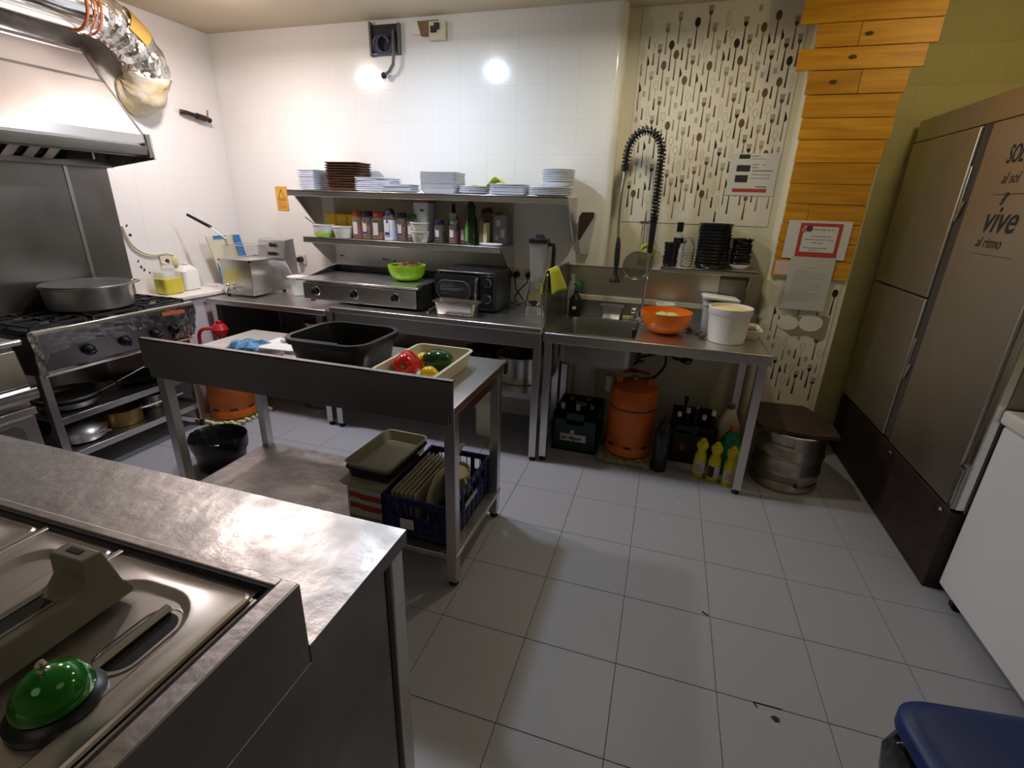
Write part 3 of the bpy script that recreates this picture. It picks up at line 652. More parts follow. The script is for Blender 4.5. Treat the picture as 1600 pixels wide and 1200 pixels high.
for y in (1.76, 1.955, 2.14, 2.26):
    k = part('knob', MB().lathe([(.030, 0), (.030, .014), (.022, .02), (.018, .036), (.002, .037)], seg=16).xf(Matrix.Translation((-2.942, y, .728)) @ Matrix.Rotation(math.radians(102), 4, 'Y')), 'black_plastic', t)
    part('grip_bar', MB().cbox((0, 0, .036), (.010, .040, .016)).xf(Matrix.Translation((-2.942, y, .728)) @ Matrix.Rotation(math.radians(102), 4, 'Y') @ Matrix.Rotation(y * 9, 4, 'Z')), 'black_plastic', k, .002)
part('towel_bar', MB().tube([(-2.955, 1.54, .640), (-2.955, 2.39, .640)], .008, 8), 'chrome', t)
for y in (1.55, 2.37): foot_leg(t, -3.0, y, .65, .038, 'steel', .05)
for y in (1.55, 2.37): foot_leg(t, -3.345, y, .85, .038, 'steel_dark', .05)
for y in (2.391, 1.532): part('side_panel', MB().box(-3.36, -2.99, y - .005, y + .005, .64, .85), 'steel_dark', t)
for z in (.36, .15): part('side_rail', MB().box(-3.34, -3.0, 2.36, 2.385, z, z + .04), 'steel', t, .001)
part('back_panel', MB().box(-3.372, -3.362, 1.53, 2.40, .10, .85), 'steel_dark', t)
for z in (.375, .165): part('shelf', MB().box(-3.36, -2.985, 1.535, 2.385, z, z + .012).box(-2.993, -2.983, 1.535, 2.385, z - .025, z + .012), 'steel', t, .001)
for bi, yc in enumerate((1.67, 1.96, 2.25)):
    for xc in (-3.05, -3.25):
        g = MB()
        for d in (-.125, .125): g.bar((xc - .09, yc + d, .895), (xc + .09, yc + d, .895), .012); 
        for d in (-.09, .09): g.bar((xc + d, yc - .125, .895), (xc + d, yc + .125, .895), .012)
        for dx, dy in ((1, 0), (-1, 0), (0, 1), (0, -1)): g.bar((xc + dx * .09, yc + dy * .125, .897), (xc + dx * .03, yc + dy * .035, .897), .011, .013)
        for dx in (-.09, .09):
            for dy in (-.125, .125): g.box(xc + dx - .007, xc + dx + .007, yc + dy - .007, yc + dy + .007, .87, .895)
        part('pan_support', g, 'black_iron', t)
        part('burner', MB().lathe([(.05, .870), (.05, .878), (.036, .880), (.036, .889), (.002, .890)], (xc, yc, 0), 16), 'steel_dark', t)
# big flat pot
t = thing('large_pot', 'wide shallow aluminium pot with flat lid on the gas stove', 'pot', (-3.16, 1.96, .904))
part('body', MB().lathe([(.190, .904), (.200, .912), (.208, 1.025), (.215, 1.028), (.215, 1.035), (.18, 1.035)], (-3.175, 1.985, 0), 40), 'steel', t)
part('lid', MB().lathe([(.206, 1.033), (.210, 1.042), (.190, 1.043), (.18, 1.039), (.1, 1.041), (.001, 1.042)], (-3.175, 1.985, 0), 40), 'basin_steel', t)
part('handle', MB().tube([(-3.16, 2.19, 1.02), (-3.15, 2.235, 1.028), (-3.10, 2.23, 1.028), (-3.09, 2.175, 1.02)], .007, 8), 'steel', t)
# pans on the stove shelves
t = thing('frying_pan_pile', 'two stacked shallow pans on the upper shelf of the stove', 'pans', (-3.14, 1.70, .387))
for k in range(2):
    part('pan', MB().lathe([(.10, .389 + k * .03), (.135, .40 + k * .03), (.150, .428 + k * .03), (.156, .43 + k * .03), (.15, .434 + k * .03), (.13, .405 + k * .03), (.002, .395 + k * .03)], (-3.15, 1.72, 0), 28), 'steel_dark' if k == 0 else 'steel', t)
part('handle', MB().bar((-3.08, 1.84, .44), (-3.03, 2.13, .53), .018, .006), 'steel', t, .002)
t = thing('black_frying_pan', 'black frying pan leaning on the upper stove shelf at right', 'pan', (-3.16, 2.12, .387))
part('body', MB().lathe([(.10, .389), (.14, .425), (.145, .425), (.105, .394), (.002, .393)], (-3.17, 2.15, 0), 24), 'black_enamel', t)
part('handle', MB().bar((-3.10, 2.03, .42), (-3.02, 1.85, .50), .02, .008), 'black_plastic', t, .003)
t = thing('lidded_pan', 'grey pan tilted on the lower stove shelf with a looped handle', 'pan', (-3.13, 1.72, .177))
part('body', MB().lathe([(.10, .18), (.12, .19), (.13, .235), (.12, .255), (.06, .29), (.003, .295)], (-3.14, 1.72, 0), 24), 'steel', t)
part('handle', MB().tube([(-3.02, 1.74, .22), (-2.995, 1.755, .225), (-2.99, 1.79, .222), (-3.01, 1.80, .218), (-3.03, 1.785, .218)], .006, 6, closed=True), 'steel_light', t)
t = thing('saucepan', 'old copper coloured saucepan on the lower stove shelf', 'saucepan', (-3.15, 1.98, .177))
part('body', MB().lathe(pot_prof(.105, .11, .10, .003), (-3.14, 1.96, .177), 28), 'brass', t)
part('handle', MB().tube([(-3.06, 2.03, .26), (-3.03, 2.10, .265), (-3.01, 2.28, .275)], .008, 8), 'steel', t)
t = thing('saucepan', 'small dull saucepan behind at the right end of the lower stove shelf', 'saucepan', (-3.24, 2.22, .177))
part('body', MB().lathe(pot_prof(.09, .092, .09, .003), (-3.24, 2.22, .177), 24), 'steel_dark', t)
part('handle', MB().tube([(-3.17, 2.16, .25), (-3.08, 2.10, .26)], .007, 8), 'steel', t)
# appliance left of stove
t = thing('griddle_unit', 'light steel cooking unit with stepped front left of the stove', 'cooker', (-3.15, 1.0, 0))
part('body', MB().box(-3.37, -2.965, .55, 1.455, .05, .84), 'steel', t, .003)
part('top', MB().box(-3.37, -2.95, .55, 1.47, .84, .852), 'steel_light', t, .002)
part('front_rail', MB().tube([(-2.925, .55, .845), (-2.925, 1.465, .845)], .016, 10).ball((-2.925, 1.465, .845), .016, 10, 6), 'chrome', t)
part('control_panel', MB().prism([(-2.955, .80), (-2.925, .63), (-2.965, .63), (-2.965, .80)], 'y', .55, 1.455), 'steel_light', t, .002)
part('knob', MB().tube([(-2.94, 1.30, .72), (-2.91, 1.30, .722)], .014, 12), 'black_plastic', t)
part('front_ledge', MB().prism([(-2.965, .63), (-2.885, .622), (-2.880, .60), (-2.89, .565), (-2.965, .565)], 'y', .55, 1.462), 'steel_light', t, .004)
d = part('door', MB().box(-2.965, -2.93, .55, 1.44, .10, .53), 'steel', t, .006)
part('door_handle', MB().prism([(-2.93, .53), (-2.905, .525), (-2.905, .49), (-2.93, .47)], 'y', .55, 1.44), 'steel_light', d, .002)
part('door_panel', MB().loft([(.16, .36, .05, 0), (.16, .36, .05, .004)], n=5).xf(Matrix.Translation((-2.931, 1.02, .29)) @ Matrix.Rotation(PI / 2, 4, 'Y')), 'basin_steel', d)
part('leg', MB().lathe([(.02, 0), (.02, .05)], (-3.0, 1.40, 0), 10), 'rubber', t)
t = thing('small_pan', 'small shiny pan on the unit left of the stove', 'pan', (-3.14, 1.36, .852))
part('body', MB().lathe(pot_prof(.07, .075, .05, .003), (-3.14, 1.38, .852), 24), 'chrome', t)
part('handle', MB().tube([(-3.10, 1.44, .89), (-3.05, 1.50, .90)], .006, 6), 'chrome', t)

# ================================================================== WORK COUNTERS ALONG THE BACK WALL
t = thing('steel_counter', 'left steel counter under the fryer with open space below', 'counter', (-2.58, 3.0, 0))
part('worktop', MB().box(-3.09, -2.10, 2.66, 3.345, .808, .848), 'steel', t, .007, segs=3)
for x in (-3.055, -2.165): foot_leg(t, x, 2.705, .808, .045); foot_leg(t, x, 3.30, .808, .045)
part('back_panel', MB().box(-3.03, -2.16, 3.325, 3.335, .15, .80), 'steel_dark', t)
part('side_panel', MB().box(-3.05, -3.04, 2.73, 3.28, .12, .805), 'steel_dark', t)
t = thing('steel_counter', 'long steel counter under the microwave and blender with a low shelf', 'counter', (-1.36, 3.0, 0))
part('worktop', MB().box(-2.06, -.630, 2.655, 3.345, .840, .876), 'steel', t, .007, segs=3)
part('apron', MB().box(-2.04, -.65, 2.68, 2.70, .745, .842), 'steel', t, .002)
for x in (-2.075, -.660): foot_leg(t, x, 2.70, .842, .045); foot_leg(t, x, 3.30, .842, .045)
part('lower_shelf', MB().box(-2.04, -.65, 2.69, 3.30, .415, .445), 'steel', t, .003)
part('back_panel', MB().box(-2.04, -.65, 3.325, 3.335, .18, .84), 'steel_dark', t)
# wall shelves
def wall_shelf(x0, x1, z, yf, zb, label):
    t = thing('wall_shelf', label, 'shelf', ((x0 + x1) / 2, 3.345, z))
    part('board', MB().box(x0, x1, yf, 3.345, z - .012, z).box(x0, x1, yf, yf + .008, z - .04, z), 'steel', t, .0035, segs=3)
    for x in (x0 + .03, x1 - .004):
        part('bracket', MB().prism([(yf + .01, z - .012), (3.345, z - .012), (3.345, zb), (3.30, zb)], 'x', x - .004, x + .004), 'steel', t)
        part('bracket_flange', MB().box(x - .03, x + .003, 3.338, 3.347, zb, z - .012), 'steel', t)
wall_shelf(-2.60, -.60, 1.585, 3.03, 1.315, 'upper steel wall shelf carrying stacks of plates')
wall_shelf(-2.515, -1.02, 1.275, 3.04, 1.06, 'lower steel wall shelf crowded with spice jars and bottles')
part('back_plate', MB().box(-2.45, -1.03, 3.342, 3.3475, 1.275, 1.57), 'plastic_beige', [o for o in COL.objects if o.name == 'wall_shelf.001'][0])

# ------------------------------------------------------------------ stacks of plates
ORD = ['first', 'second', 'third', 'fourth', 'fifth', 'sixth', 'seventh', 'eighth']
def stack(name, cat, mb, mat, n, dz, loc, group, desc, jit=.003, rz=0, jr=.02, top=None):
    base = None
    for k in range(n):
        l = f'lowest of {desc}' if k == 0 else f'topmost of {desc}' if k == n - 1 else f'{ORD[k] if k < n / 2 else ORD[n - 1 - k]} from the {"bottom" if k < n / 2 else "top"} of {desc}'
        p = (loc[0] + random.uniform(-jit, jit), loc[1] + random.uniform(-jit, jit), loc[2] + k * dz)
        if base is None:
            o = mkobj(name, mkmesh(name, mb, mat)); tag(o, l, cat, group); base = o
        else:
            o = base.copy(); COL.objects.link(o); o['label'] = l
        o.location = p; o.rotation_euler = (0, 0, rz + random.uniform(-jr, jr))
def sq_plate(hx, hy, h=.016, r=.012, rim=.02):
    return MB().loft([(hx - rim, hy - rim, r, 0), (hx - rim + .002, hy - rim + .002, r, .003), (hx, hy, r, h - .003), (hx, hy, r, h), (hx - .004, hy - .004, r, h - .001), (hx - rim, hy - rim, r * .8, .006)])
def rd_plate(r, h=.016, sx=1, sy=1): return MB().lathe([(r * .6, 0), (r * .62, .003), (r, h - .003), (r, h), (r * .96, h), (r * .6, .006), (.001, .006)], seg=32, sx=sx, sy=sy)
SZ = 1.5855
stack('square_plate', 'plate', sq_plate(.072, .10), 'china_white', 10, .0132, (-2.49, 3.20, SZ), 'white plates at the left end of the shelf', 'the small white plate stack left of the brown trays')
stack('brown_tray', 'tray', sq_plate(.135, .10, .022, .03), 'brown_tray', 11, .0162, (-2.20, 3.20, SZ), 'brown serving trays on the shelf', 'the tall brown tray stack', rz=.0, jr=.06)
stack('square_plate', 'plate', sq_plate(.135, .085), 'china_white', 7, .0122, (-1.95, 3.17, SZ), 'white plates right of the brown trays', 'the white plate stack touching the brown trays', jr=.05)
stack('square_plate', 'plate', sq_plate(.105, .07), 'china_white', 4, .0115, (-1.74, 3.11, SZ), 'low white plates before the grey stack', 'the low white plate stack left of the grey dishes', jr=.03)
stack('square_bowl', 'bowl', sq_plate(.128, .09, .03, .016), 'china_grey', 9, .0125, (-1.47, 3.18, SZ), 'grey square dishes on the shelf', 'the tall grey square dish stack', jr=.01)
stack('oval_plate', 'plate', rd_plate(.110, .018, 1, .8), 'china_white', 4, .0105, (-1.226, 3.14, SZ), 'oval pale plates', 'the low oval plate stack under the lime cloth', jr=.2)
stack('square_plate', 'plate', sq_plate(.115, .08), 'china_white', 5, .0122, (-.995, 3.14, SZ), 'square plates right of the ovals', 'the square plate stack right of the oval plates', jr=.02)
stack('round_plate', 'plate', rd_plate(.135, .016), 'china_white', 5, .009, (-.738, 3.19, SZ), 'wide round plates at the right end', 'the wide round plate stack at the shelf right end', jr=.3)
stack('shallow_bowl', 'bowl', rd_plate(.105, .03), 'china_white', 7, .0125, (-.705, 3.21, SZ + .052), 'bowls on the round plates', 'the bowl pile resting on the wide round plates', jr=.3)
cm = MB(); V = []; F = []
for i in range(15):
    for j in range(9):
        x = -1.27 + i * .021; y = 3.17 + j * .013
        V.append((x, y, SZ + .050 + (.055 * math.exp(-((i - 8) / 2.2) ** 2) * (1 - .4 * j / 9)) + .006 * math.sin(i * 1.1 + j)))
for i in range(14):
    for j in range(8): a = i * 9 + j; F.append((a, a + 1, a + 10, a + 9))
o = solo('cleaning_cloth', cm.add(V, F), 'lime_cloth', 'lime green cloth draped over the plates on the upper shelf', 'cloth')
o.modifiers.new('thick', 'SOLIDIFY').thickness = .003

# ------------------------------------------------------------------ lower shelf goods
LZ = 1.276
def jar(x, y, w_, h, lid, fill, label, lab='label_white', lab2=None, fillh=.7, dome=False, cat='jar'):
    t = thing('spice_jar', label, cat, (x, y, LZ)); r = w_ / 2
    part('jar_body', MB().loft([(r - .004, r - .004, .010, 0), (r, r, .012, .004), (r, r, .012, h * .72), (r * .72, r * .72, .012, h * .80), (r * .72, r * .72, .012, h * .84)], (x, y, LZ)), 'jar_clear', t)
    part('filling', MB().loft([(r - .004, r - .004, .010, .004), (r - .004, r - .004, .01, h * .72 * fillh)], (x, y, LZ)), fill, t)
    if dome: part('cap', MB().lathe([(r * .85, h * .80), (r * .88, h * .86), (r * .7, h * .94), (r * .55, h), (.002, h * 1.02)], (x, y, LZ), 18), lid, t)
    else: part('cap', MB().lathe([(r * .95, h * .82), (r * .97, h * .84), (r * .97, h * .985), (r * .9, h), (.002, h)], (x, y, LZ), 18), lid, t)
    part('jar_label', MB().box(x - r * .60, x + r * .25, y - r - .0012, y - r - .0004, LZ + h * .16, LZ + h * .60), lab, t)
    if lab2:
        part('label_print', MB().box(x - r * .6, x + r * .3, y - r - .002, y - r - .0014, LZ + h * .18, LZ + h * .27).box(x - r * .25, x + r * .1, y - r - .002, y - r - .0014, LZ + h * .56, LZ + h * .66), lab2, t)
    return t
JR = .185
jar(-2.100, 3.13, .078, JR, 'lid_red', 'spice_red', 'orange capped spice jar beside the yellow boxes', 'label_white')
jar(-2.022, 3.12, .070, JR, 'lid_navy', 'spice_brown', 'navy capped spice jar between the orange and red capped jars', 'paper_pink', 'ink_blue')
jar(-1.935, 3.13, .088, JR, 'lid_red', 'spice_brown', 'wide red capped spice jar with brown powder and white label', 'label_white', None, .35)
jar(-1.833, 3.10, .076, .205, 'lid_navy', 'salt', 'white salt jar with domed navy cap', 'paper_white', 'ink_blue', .9, True)
jar(-1.752, 3.12, .066, JR, 'lid_navy', 'spice_brown', 'brown filled navy capped jar right of the salt', 'paper_pink', 'ink_blue')
jar(-1.682, 3.13, .062, JR - .01, 'lid_green', 'spice_dark', 'green capped spice jar left of the tall rice container', 'label_white', 'ink_grey')
jar(-1.475, 3.12, .062, .145, 'lid_navy', 'spice_dark', 'low dark jar with white label right of the small tubs', 'paper_white', 'ink_blue')
jar(-1.375, 3.13, .060, .150, 'plastic_clear', 'spice_red', 'low reddish jar behind glass left of the oil bottle', 'paper_white', 'ink_purple')
jar(-1.318, 3.17, .050, .150, 'lid_red', 'spice_brown', 'narrow brown jar half hidden by the green oil bottle', 'paper_pink')
for k in range(3):
    x = -2.40 + k * .092
    tt = solo('yellow_box', MB().box(x - .044, x + .044, 3.22, 3.32, LZ, LZ + .155), 'amber', ['leftmost', 'middle', 'rightmost'][k] + ' of three yellow packets behind the white tubs', 'packet', 'yellow packets', .006)
def tub(name, x, y, z, r0, r1, h, mat, label, cat='tub', seg=28):
    return solo(name, MB().lathe(pot_prof(r0, r1, h, .0025), (x, y, z), seg), mat, label, cat)
o = tub('butter_tub', -2.375, 3.10, LZ, .062, .074, .085, 'plastic_white', 'white tub with green print at the left end of the lower shelf')
part('green_print', MB().lathe([(.0645, .006), (.0675, .026), (.0655, .026), (.0635, .006)], (-2.375, 3.10, LZ), 28), 'lime', o)
part('spoon', MB().tube([(-2.39, 3.12, LZ + .03), (-2.50, 3.07, LZ + .13)], .004, 6), 'steel', o)
tub('plastic_tub', -2.215, 3.10, LZ, .056, .070, .078, 'plastic_white', 'plain white tub right of the green printed tub')
t = thing('rice_container', 'tall translucent container with red lid and small label', 'container', (-1.625, 3.19, LZ))
part('body', MB().loft([(.050, .050, .012, 0), (.056, .056, .012, .25)], (-1.628, 3.20, LZ)), 'china_white', t)
part('lid', MB().loft([(.060, .060, .012, .25), (.060, .060, .012, .262)], (-1.628, 3.20, LZ)), 'lid_red', t)
part('label_tag', MB().box(-1.632, -1.594, 3.141, 3.1432, LZ + .19, LZ + .215), 'paper_white', t)
part('label_text', bars_back(3.1408, [(-1.628, -1.60, LZ + .197, LZ + .208)]), 'ink', t)
for k in range(2):
    tub('plastic_tub', -1.605, 3.09, LZ + k * .055, .048, .062, .072, 'plastic_white', ['lower', 'upper'][k] + ' of two nested white tubs before the rice container')
def bottle(x, y, z, prof, mat, label, cap=None, capmat='black_plastic', lab=None, labmat='paper_white', seg=20, cat='bottle', name='bottle', la=(-2.57, 2.0)):
    t = thing(name, label, cat, (x, y, z))
    part('glass', MB().lathe([(r, zz) for r, zz in prof], (x, y, z), seg), mat, t)
    if cap: part('cap', MB().lathe([(cap[0], cap[1]), (cap[0], cap[2]), (.002, cap[2] + .001)], (x, y, z), 14), capmat, t)
    if lab:
        z0, z1, rr_ = lab; F = []; V = []
        for i in range(9):
            a = la[0] + la[1] * i / 8
            V += [(x + rr_ * math.cos(a), y + rr_ * math.sin(a), z + z0), (x + rr_ * math.cos(a), y + rr_ * math.sin(a), z + z1)]
        for i in range(8): F.append((2 * i, 2 * i + 2, 2 * i + 3, 2 * i + 1))
        o = part('bottle_label', MB().add(V, F), labmat, t)
    return t
wine = [(.034, 0), (.037, .005), (.037, .15), (.030, .18), (.014, .205), (.0135, .26), (.016, .262), (.016, .27), (.002, .27)]
bottle(-1.425, 3.24, LZ, [(r * .95, z * .93) for r, z in wine], 'glass_dark', 'dark sauce bottle with pale label behind the low jars', None, lab=(.13, .19, .0325))
bottle(-1.262, 3.15, LZ, [(.036, 0), (.040, .006), (.040, .10), (.037, .16), (.028, .185), (.026, .20), (.031, .215), (.030, .235), (.015, .262), (.013, .30), (.002, .30)], 'glass_green', 'tall dark green oil bottle with green label on the lower shelf', (.016, .28, .305), 'black_plastic', (.02, .15, .0405), 'label_green', la=(-2.6, .85))
for k, (x, w_, h, mt) in enumerate(((-1.188, .03, .17, 'kraft'), (-1.160, .028, .14, 'cream_paper'))):
    solo('carton', MB().box(x - w_ / 2, x + w_ / 2, 3.14, 3.20, LZ, LZ + h), mt, ['narrow brown packet', 'narrow cream packet'][k] + ' right of the green oil bottle', 'packet', None, .004)
o = solo('cardboard_box', MB().box(-1.225, -1.11, 3.23, 3.31, LZ, LZ + .20), 'kraft', 'brown cardboard box standing behind the narrow packets', 'box', None, .002)
part('open_flap', MB().add([(-1.225, 3.23, LZ + .20), (-1.13, 3.23, LZ + .20), (-1.16, 3.25, LZ + .235), (-1.22, 3.26, LZ + .225)], [(0, 1, 2, 3)]), 'brown_board', o)
o = solo('tea_box', MB().box(-1.125, -1.03, 3.20, 3.28, LZ, LZ + .19), 'ink_grey', 'grey patterned box at the right end of the lower shelf', 'box', None, .002)
part('printed_panel', bars_back(3.1998, [(-1.105, -1.075, LZ + .12, LZ + .16), (-1.07, -1.045, LZ + .05, LZ + .10), (-1.11, -1.09, LZ + .03, LZ + .06)]), 'china_grey', o, kind='stuff')
solo('small_dish', MB().lathe([(.05, 0), (.07, .012), (.073, .014), (.07, .016), (.05, .006), (.002, .006)], (-1.10, 3.09, LZ), 24, 1.1, .6), 'china_white', 'flat white dish at the right end of the lower shelf', 'dish')

# ------------------------------------------------------------------ fryer
t = thing('deep_fryer', 'small steel deep fryer with raised wire basket on the left counter', 'fryer', (-2.82, 2.98, .848))
part('body', MB().prism([(-3.06, 2.80), (-2.79, 2.80), (-2.79, 3.14), (-3.06, 3.14)], 'z', .862, 1.10), 'steel_light', t, .004)
part('oil_tank_rim', MB().box(-3.065, -2.785, 2.795, 2.808, 1.095, 1.108).box(-3.065, -2.785, 3.13, 3.143, 1.095, 1.108).box(-3.065, -3.052, 2.795, 3.143, 1.095, 1.108).box(-2.798, -2.785, 2.795, 3.143, 1.095, 1.108), 'steel_light', t)
part('control_head', MB().prism([(3.05, 1.09), (3.07, 1.235), (3.17, 1.245), (3.19, .93), (3.143, .93)], 'x', -2.95, -2.71), 'steel', t, .004)
part('dial', MB().tube([(-2.81, 3.065, 1.20), (-2.81, 3.04, 1.20)], .016, 14), 'black_plastic', t)
part('basket_hook', MB().box(-2.84, -2.79, 3.03, 3.055, 1.125, 1.15), 'black_plastic', t, .003)
part('tap', MB().tube([(-2.98, 2.80, .90), (-2.98, 2.765, .90), (-2.98, 2.755, .875)], .011, 8).tube([(-2.985, 2.77, .905), (-2.93, 2.765, .912)], .008, 8), 'chrome', t)
part('tap_knob', MB().ball((-2.985, 2.77, .93), .015, 10, 6), 'steel_light', t)
for x in (-3.04, -2.81):
    for y in (2.82, 3.12): part('foot', MB().lathe([(.012, .848), (.012, .863)], (x, y, 0), 8), 'rubber', t)
b = MB(); bx0, bx1, by0, by1, bz0, bz1 = -3.04, -2.82, 2.83, 3.02, 1.10, 1.205
for z in (bz0 + .01, bz1):
    b.tube([(bx0, by0, z), (bx1, by0, z), (bx1, by1, z), (bx0, by1, z)], .0025, 5, closed=True)
for i in range(16):
    x = bx0 + (bx1 - bx0) * i / 15; b.tube([(x, by0, bz1), (x, by0, bz0), (x, by1, bz0), (x, by1, bz1)], .0010, 4)
for i in range(12):
    y = by0 + (by1 - by0) * i / 11; b.tube([(bx0, y, bz1), (bx0, y, bz0), (bx1, y, bz0), (bx1, y, bz1)], .0010, 4)
bk = part('basket', b, 'steel', t, kind='stuff')
part('basket_handle', MB().tube([(-3.0, 2.83, 1.20), (-3.0, 2.82, 1.25), (-3.10, 2.80, 1.33)], .004, 6).tube([(-2.985, 2.83, 1.20), (-2.985, 2.82, 1.25), (-3.09, 2.79, 1.33)], .004, 6), 'steel', bk)
part('handle_grip', MB().tube([(-3.08, 2.80, 1.322), (-3.24, 2.77, 1.40)], [.012, .010], 10), 'black_plastic', bk)
t = thing('cutting_board', 'white cutting board with blue edge leaning in the corner behind the fryer', 'cutting board', (-3.25, 3.1, .88))
part('board', MB().prism([(2.93, 1.25), (3.26, 1.25), (3.26, .884), (3.02, .884)], 'x', -3.30, -3.288), 'plastic_cream', t, .003)
part('blue_stripe', MB().prism([(2.99, 1.245), (3.10, 1.245), (3.10, 1.222), (2.99, 1.222)], 'x', -3.287, -3.283), 'blue_band', t)
t = thing('cutting_board', 'blue cutting board seen edge on behind the steel fryer', 'cutting board', (-3.2, 3.2, .88))
part('board', MB().prism([(2.985, 1.05), (3.035, .89), (3.02, .885), (2.99, .885)], 'x', -3.282, -3.274).prism([(3.16, 1.245), (3.22, 1.245), (3.27, 1.06), (3.20, 1.06)], 'x', -3.275, -3.268), 'blue_band', t, .002)
# jugs between fryer and griddle
t = thing('measuring_jug', 'white jug with lid between the fryer and the griddle', 'jug', (-2.62, 3.02, .848))
part('body', MB().lathe(pot_prof(.045, .055, .135, .003), (-2.60, 3.03, .848), 22), 'plastic_white', t)
part('lid', MB().lathe([(.07, .135), (.072, .139), (.06, .142), (.02, .15), (.002, .15)], (-2.60, 3.03, .848), 22), 'plastic_white', t)
t = thing('small_saucepan', 'small steel saucepan behind the white jug by the fryer', 'saucepan', (-2.635, 3.215, .848))
part('body', MB().lathe(pot_prof(.055, .058, .09, .003), (-2.635, 3.215, .848), 22), 'steel', t)
part('handle', MB().bar((-2.65, 3.16, .925), (-2.665, 3.03, .925), .014, .006), 'steel', t, .001)

# ------------------------------------------------------------------ griddle on the counter
t = thing('countertop_griddle', 'wide steel countertop griddle with three black knobs', 'griddle', (-1.90, 2.95, .876))
part('body', MB().box(-2.32, -1.475, 2.75, 3.22, .892, 1.005), 'steel', t, .004)
part('plate', MB().box(-2.35, -1.445, 2.725, 3.18, 1.018, 1.030), 'steel_light', t, .003)
part('gap_shadow', MB().box(-2.31, -1.48, 2.77, 3.20, 1.004, 1.02), 'black_matte', t)
part('splash_guard', MB().box(-2.35, -1.445, 3.18, 3.192, 1.0, 1.075).prism([(2.86, 1.03), (3.19, 1.03), (3.19, 1.075), (3.10, 1.07)], 'x', -2.352, -2.342).prism([(2.86, 1.03), (3.19, 1.03), (3.19, 1.075), (3.10, 1.07)], 'x', -1.453, -1.443), 'black_iron', t)
part('side_panel', MB().box(-1.474, -1.440, 2.765, 3.20, .89, 1.04), 'black_matte', t, .003)
part('grease_film', MB().box(-2.33, -1.44, 2.76, 3.17, 1.030, 1.0306), 'steel', t)
for x in (-2.215, -1.92, -1.62):
    k = part('knob', MB().lathe([(.024, 0), (.024, .008), (.019, .012), (.017, .03), (.002, .031)], seg=18).xf(Matrix.Translation((x, 2.749, .952)) @ Matrix.Rotation(PI / 2, 4, 'X')), 'black_plastic', t)
    part('knob_ring', MB().tube([(x + .028 * math.cos(a), 2.747, .952 + .028 * math.sin(a)) for a in [2 * PI * i / 20 for i in range(20)]], .003, 5, closed=True), 'steel_light', k)
for x in (-2.28, -1.48):
    for y in (2.79, 3.18): part('foot', MB().lathe([(.018, .876), (.018, .893)], (x, y, 0), 10), 'rubber', t)
# green salad bowl
def hemi(x, y, z, R, h, mat, label, fillmat, name, fh=.8, t_=.004):
    th = thing(name, label, 'bowl', (x, y, z)); P = [(R * .38, 0), (R * .42, .004)] + [(R * (.42 + .58 * math.sin(a)), .004 + (h - .004) * (1 - math.cos(a))) for a in [PI / 2 * i / 8 for i in range(1, 9)]]
    Q = [(max(r - t_, .002), z_ + (.004 if i < len(P) - 1 else 0)) for i, (r, z_) in enumerate(P)][::-1]
    part('bowl', MB().lathe(P + Q + [(.001, .008)], (x, y, z), 36), mat, th)
    return th
t = hemi(-1.655, 2.98, 1.0305, .125, .105, 'lime', 'lime green plastic bowl of salad on the griddle', 'salad', 'salad_bowl')
rs = random.Random(9); m = MB()
m.lathe([(.108, .08), (.105, .092), (.06, .104), (.002, .108)], (-1.655, 2.98, 1.0305), 24)
for k in range(46):
    a = rs.uniform(0, 6.28); r = rs.uniform(0, .095); c = (-1.655 + r * math.cos(a), 2.98 + r * math.sin(a), 1.0305 + .103 + rs.uniform(-.005, .012)); d = .014
    m.add([(c[0] + rs.uniform(-d, d), c[1] + rs.uniform(-d, d), c[2] + rs.uniform(-.004, .012)) for _ in range(4)], [(0, 1, 2), (0, 2, 3), (0, 3, 1)])
part('salad_leaves', m, 'salad', t, kind='stuff')
# utensils lying beside the griddle
for k, (p, q, mt, lb) in enumerate((((-1.405, 2.80, .886), (-1.425, 3.02, .886), 'brass', 'wooden handled utensil lying between griddle and microwave'), ((-1.38, 2.72, .886), (-1.39, 2.88, .886), 'steel_light', 'steel spatula handle lying between griddle and microwave'))):
    solo('spatula', MB().tube([p, q], .009, 8), mt, lb, 'utensil')
# microwave
t = thing('microwave', 'black retro microwave oven with chrome handle on the counter', 'microwave', (-1.2, 3.1, .876))
part('case', MB().loft([(.200, .17, .02, 0), (.200, .17, .02, .22), (.190, .16, .02, .243), (.17, .14, .02, .250)], (-1.205, 3.09, .886), n=5), 'black_plastic', t)
d = part('door', MB().loft([(.155, .10, .02, 0), (.155, .10, .02, .016), (.150, .096, .02, .019)], n=4).xf(Matrix.Translation((-1.265, 2.92, 1.005)) @ Matrix.Rotation(PI / 2, 4, 'X')), 'black_enamel', t)
part('window', MB().loft([(.11, .055, .05, 0), (.11, .055, .05, .002)], n=6).xf(Matrix.Translation((-1.285, 2.901, 1.005)) @ Matrix.Rotation(PI / 2, 4, 'X')), 'smoked_glass', d)
part('window_trim', MB().tube([(x - 1.285, 2.900, z + 1.005) for x, z in rrect(.115, .06, .055, 5)], .003, 5, closed=True), 'grey_plastic', d)
part('door_handle', MB().tube([(-1.118, 2.90, 1.09), (-1.118, 2.875, 1.085), (-1.118, 2.868, 1.0), (-1.118, 2.875, .925), (-1.118, 2.90, .92)], .008, 8), 'chrome', d)
part('control_panel', MB().box(-1.105, -1.01, 2.905, 2.925, .895, 1.11), 'black_enamel', t, .004)
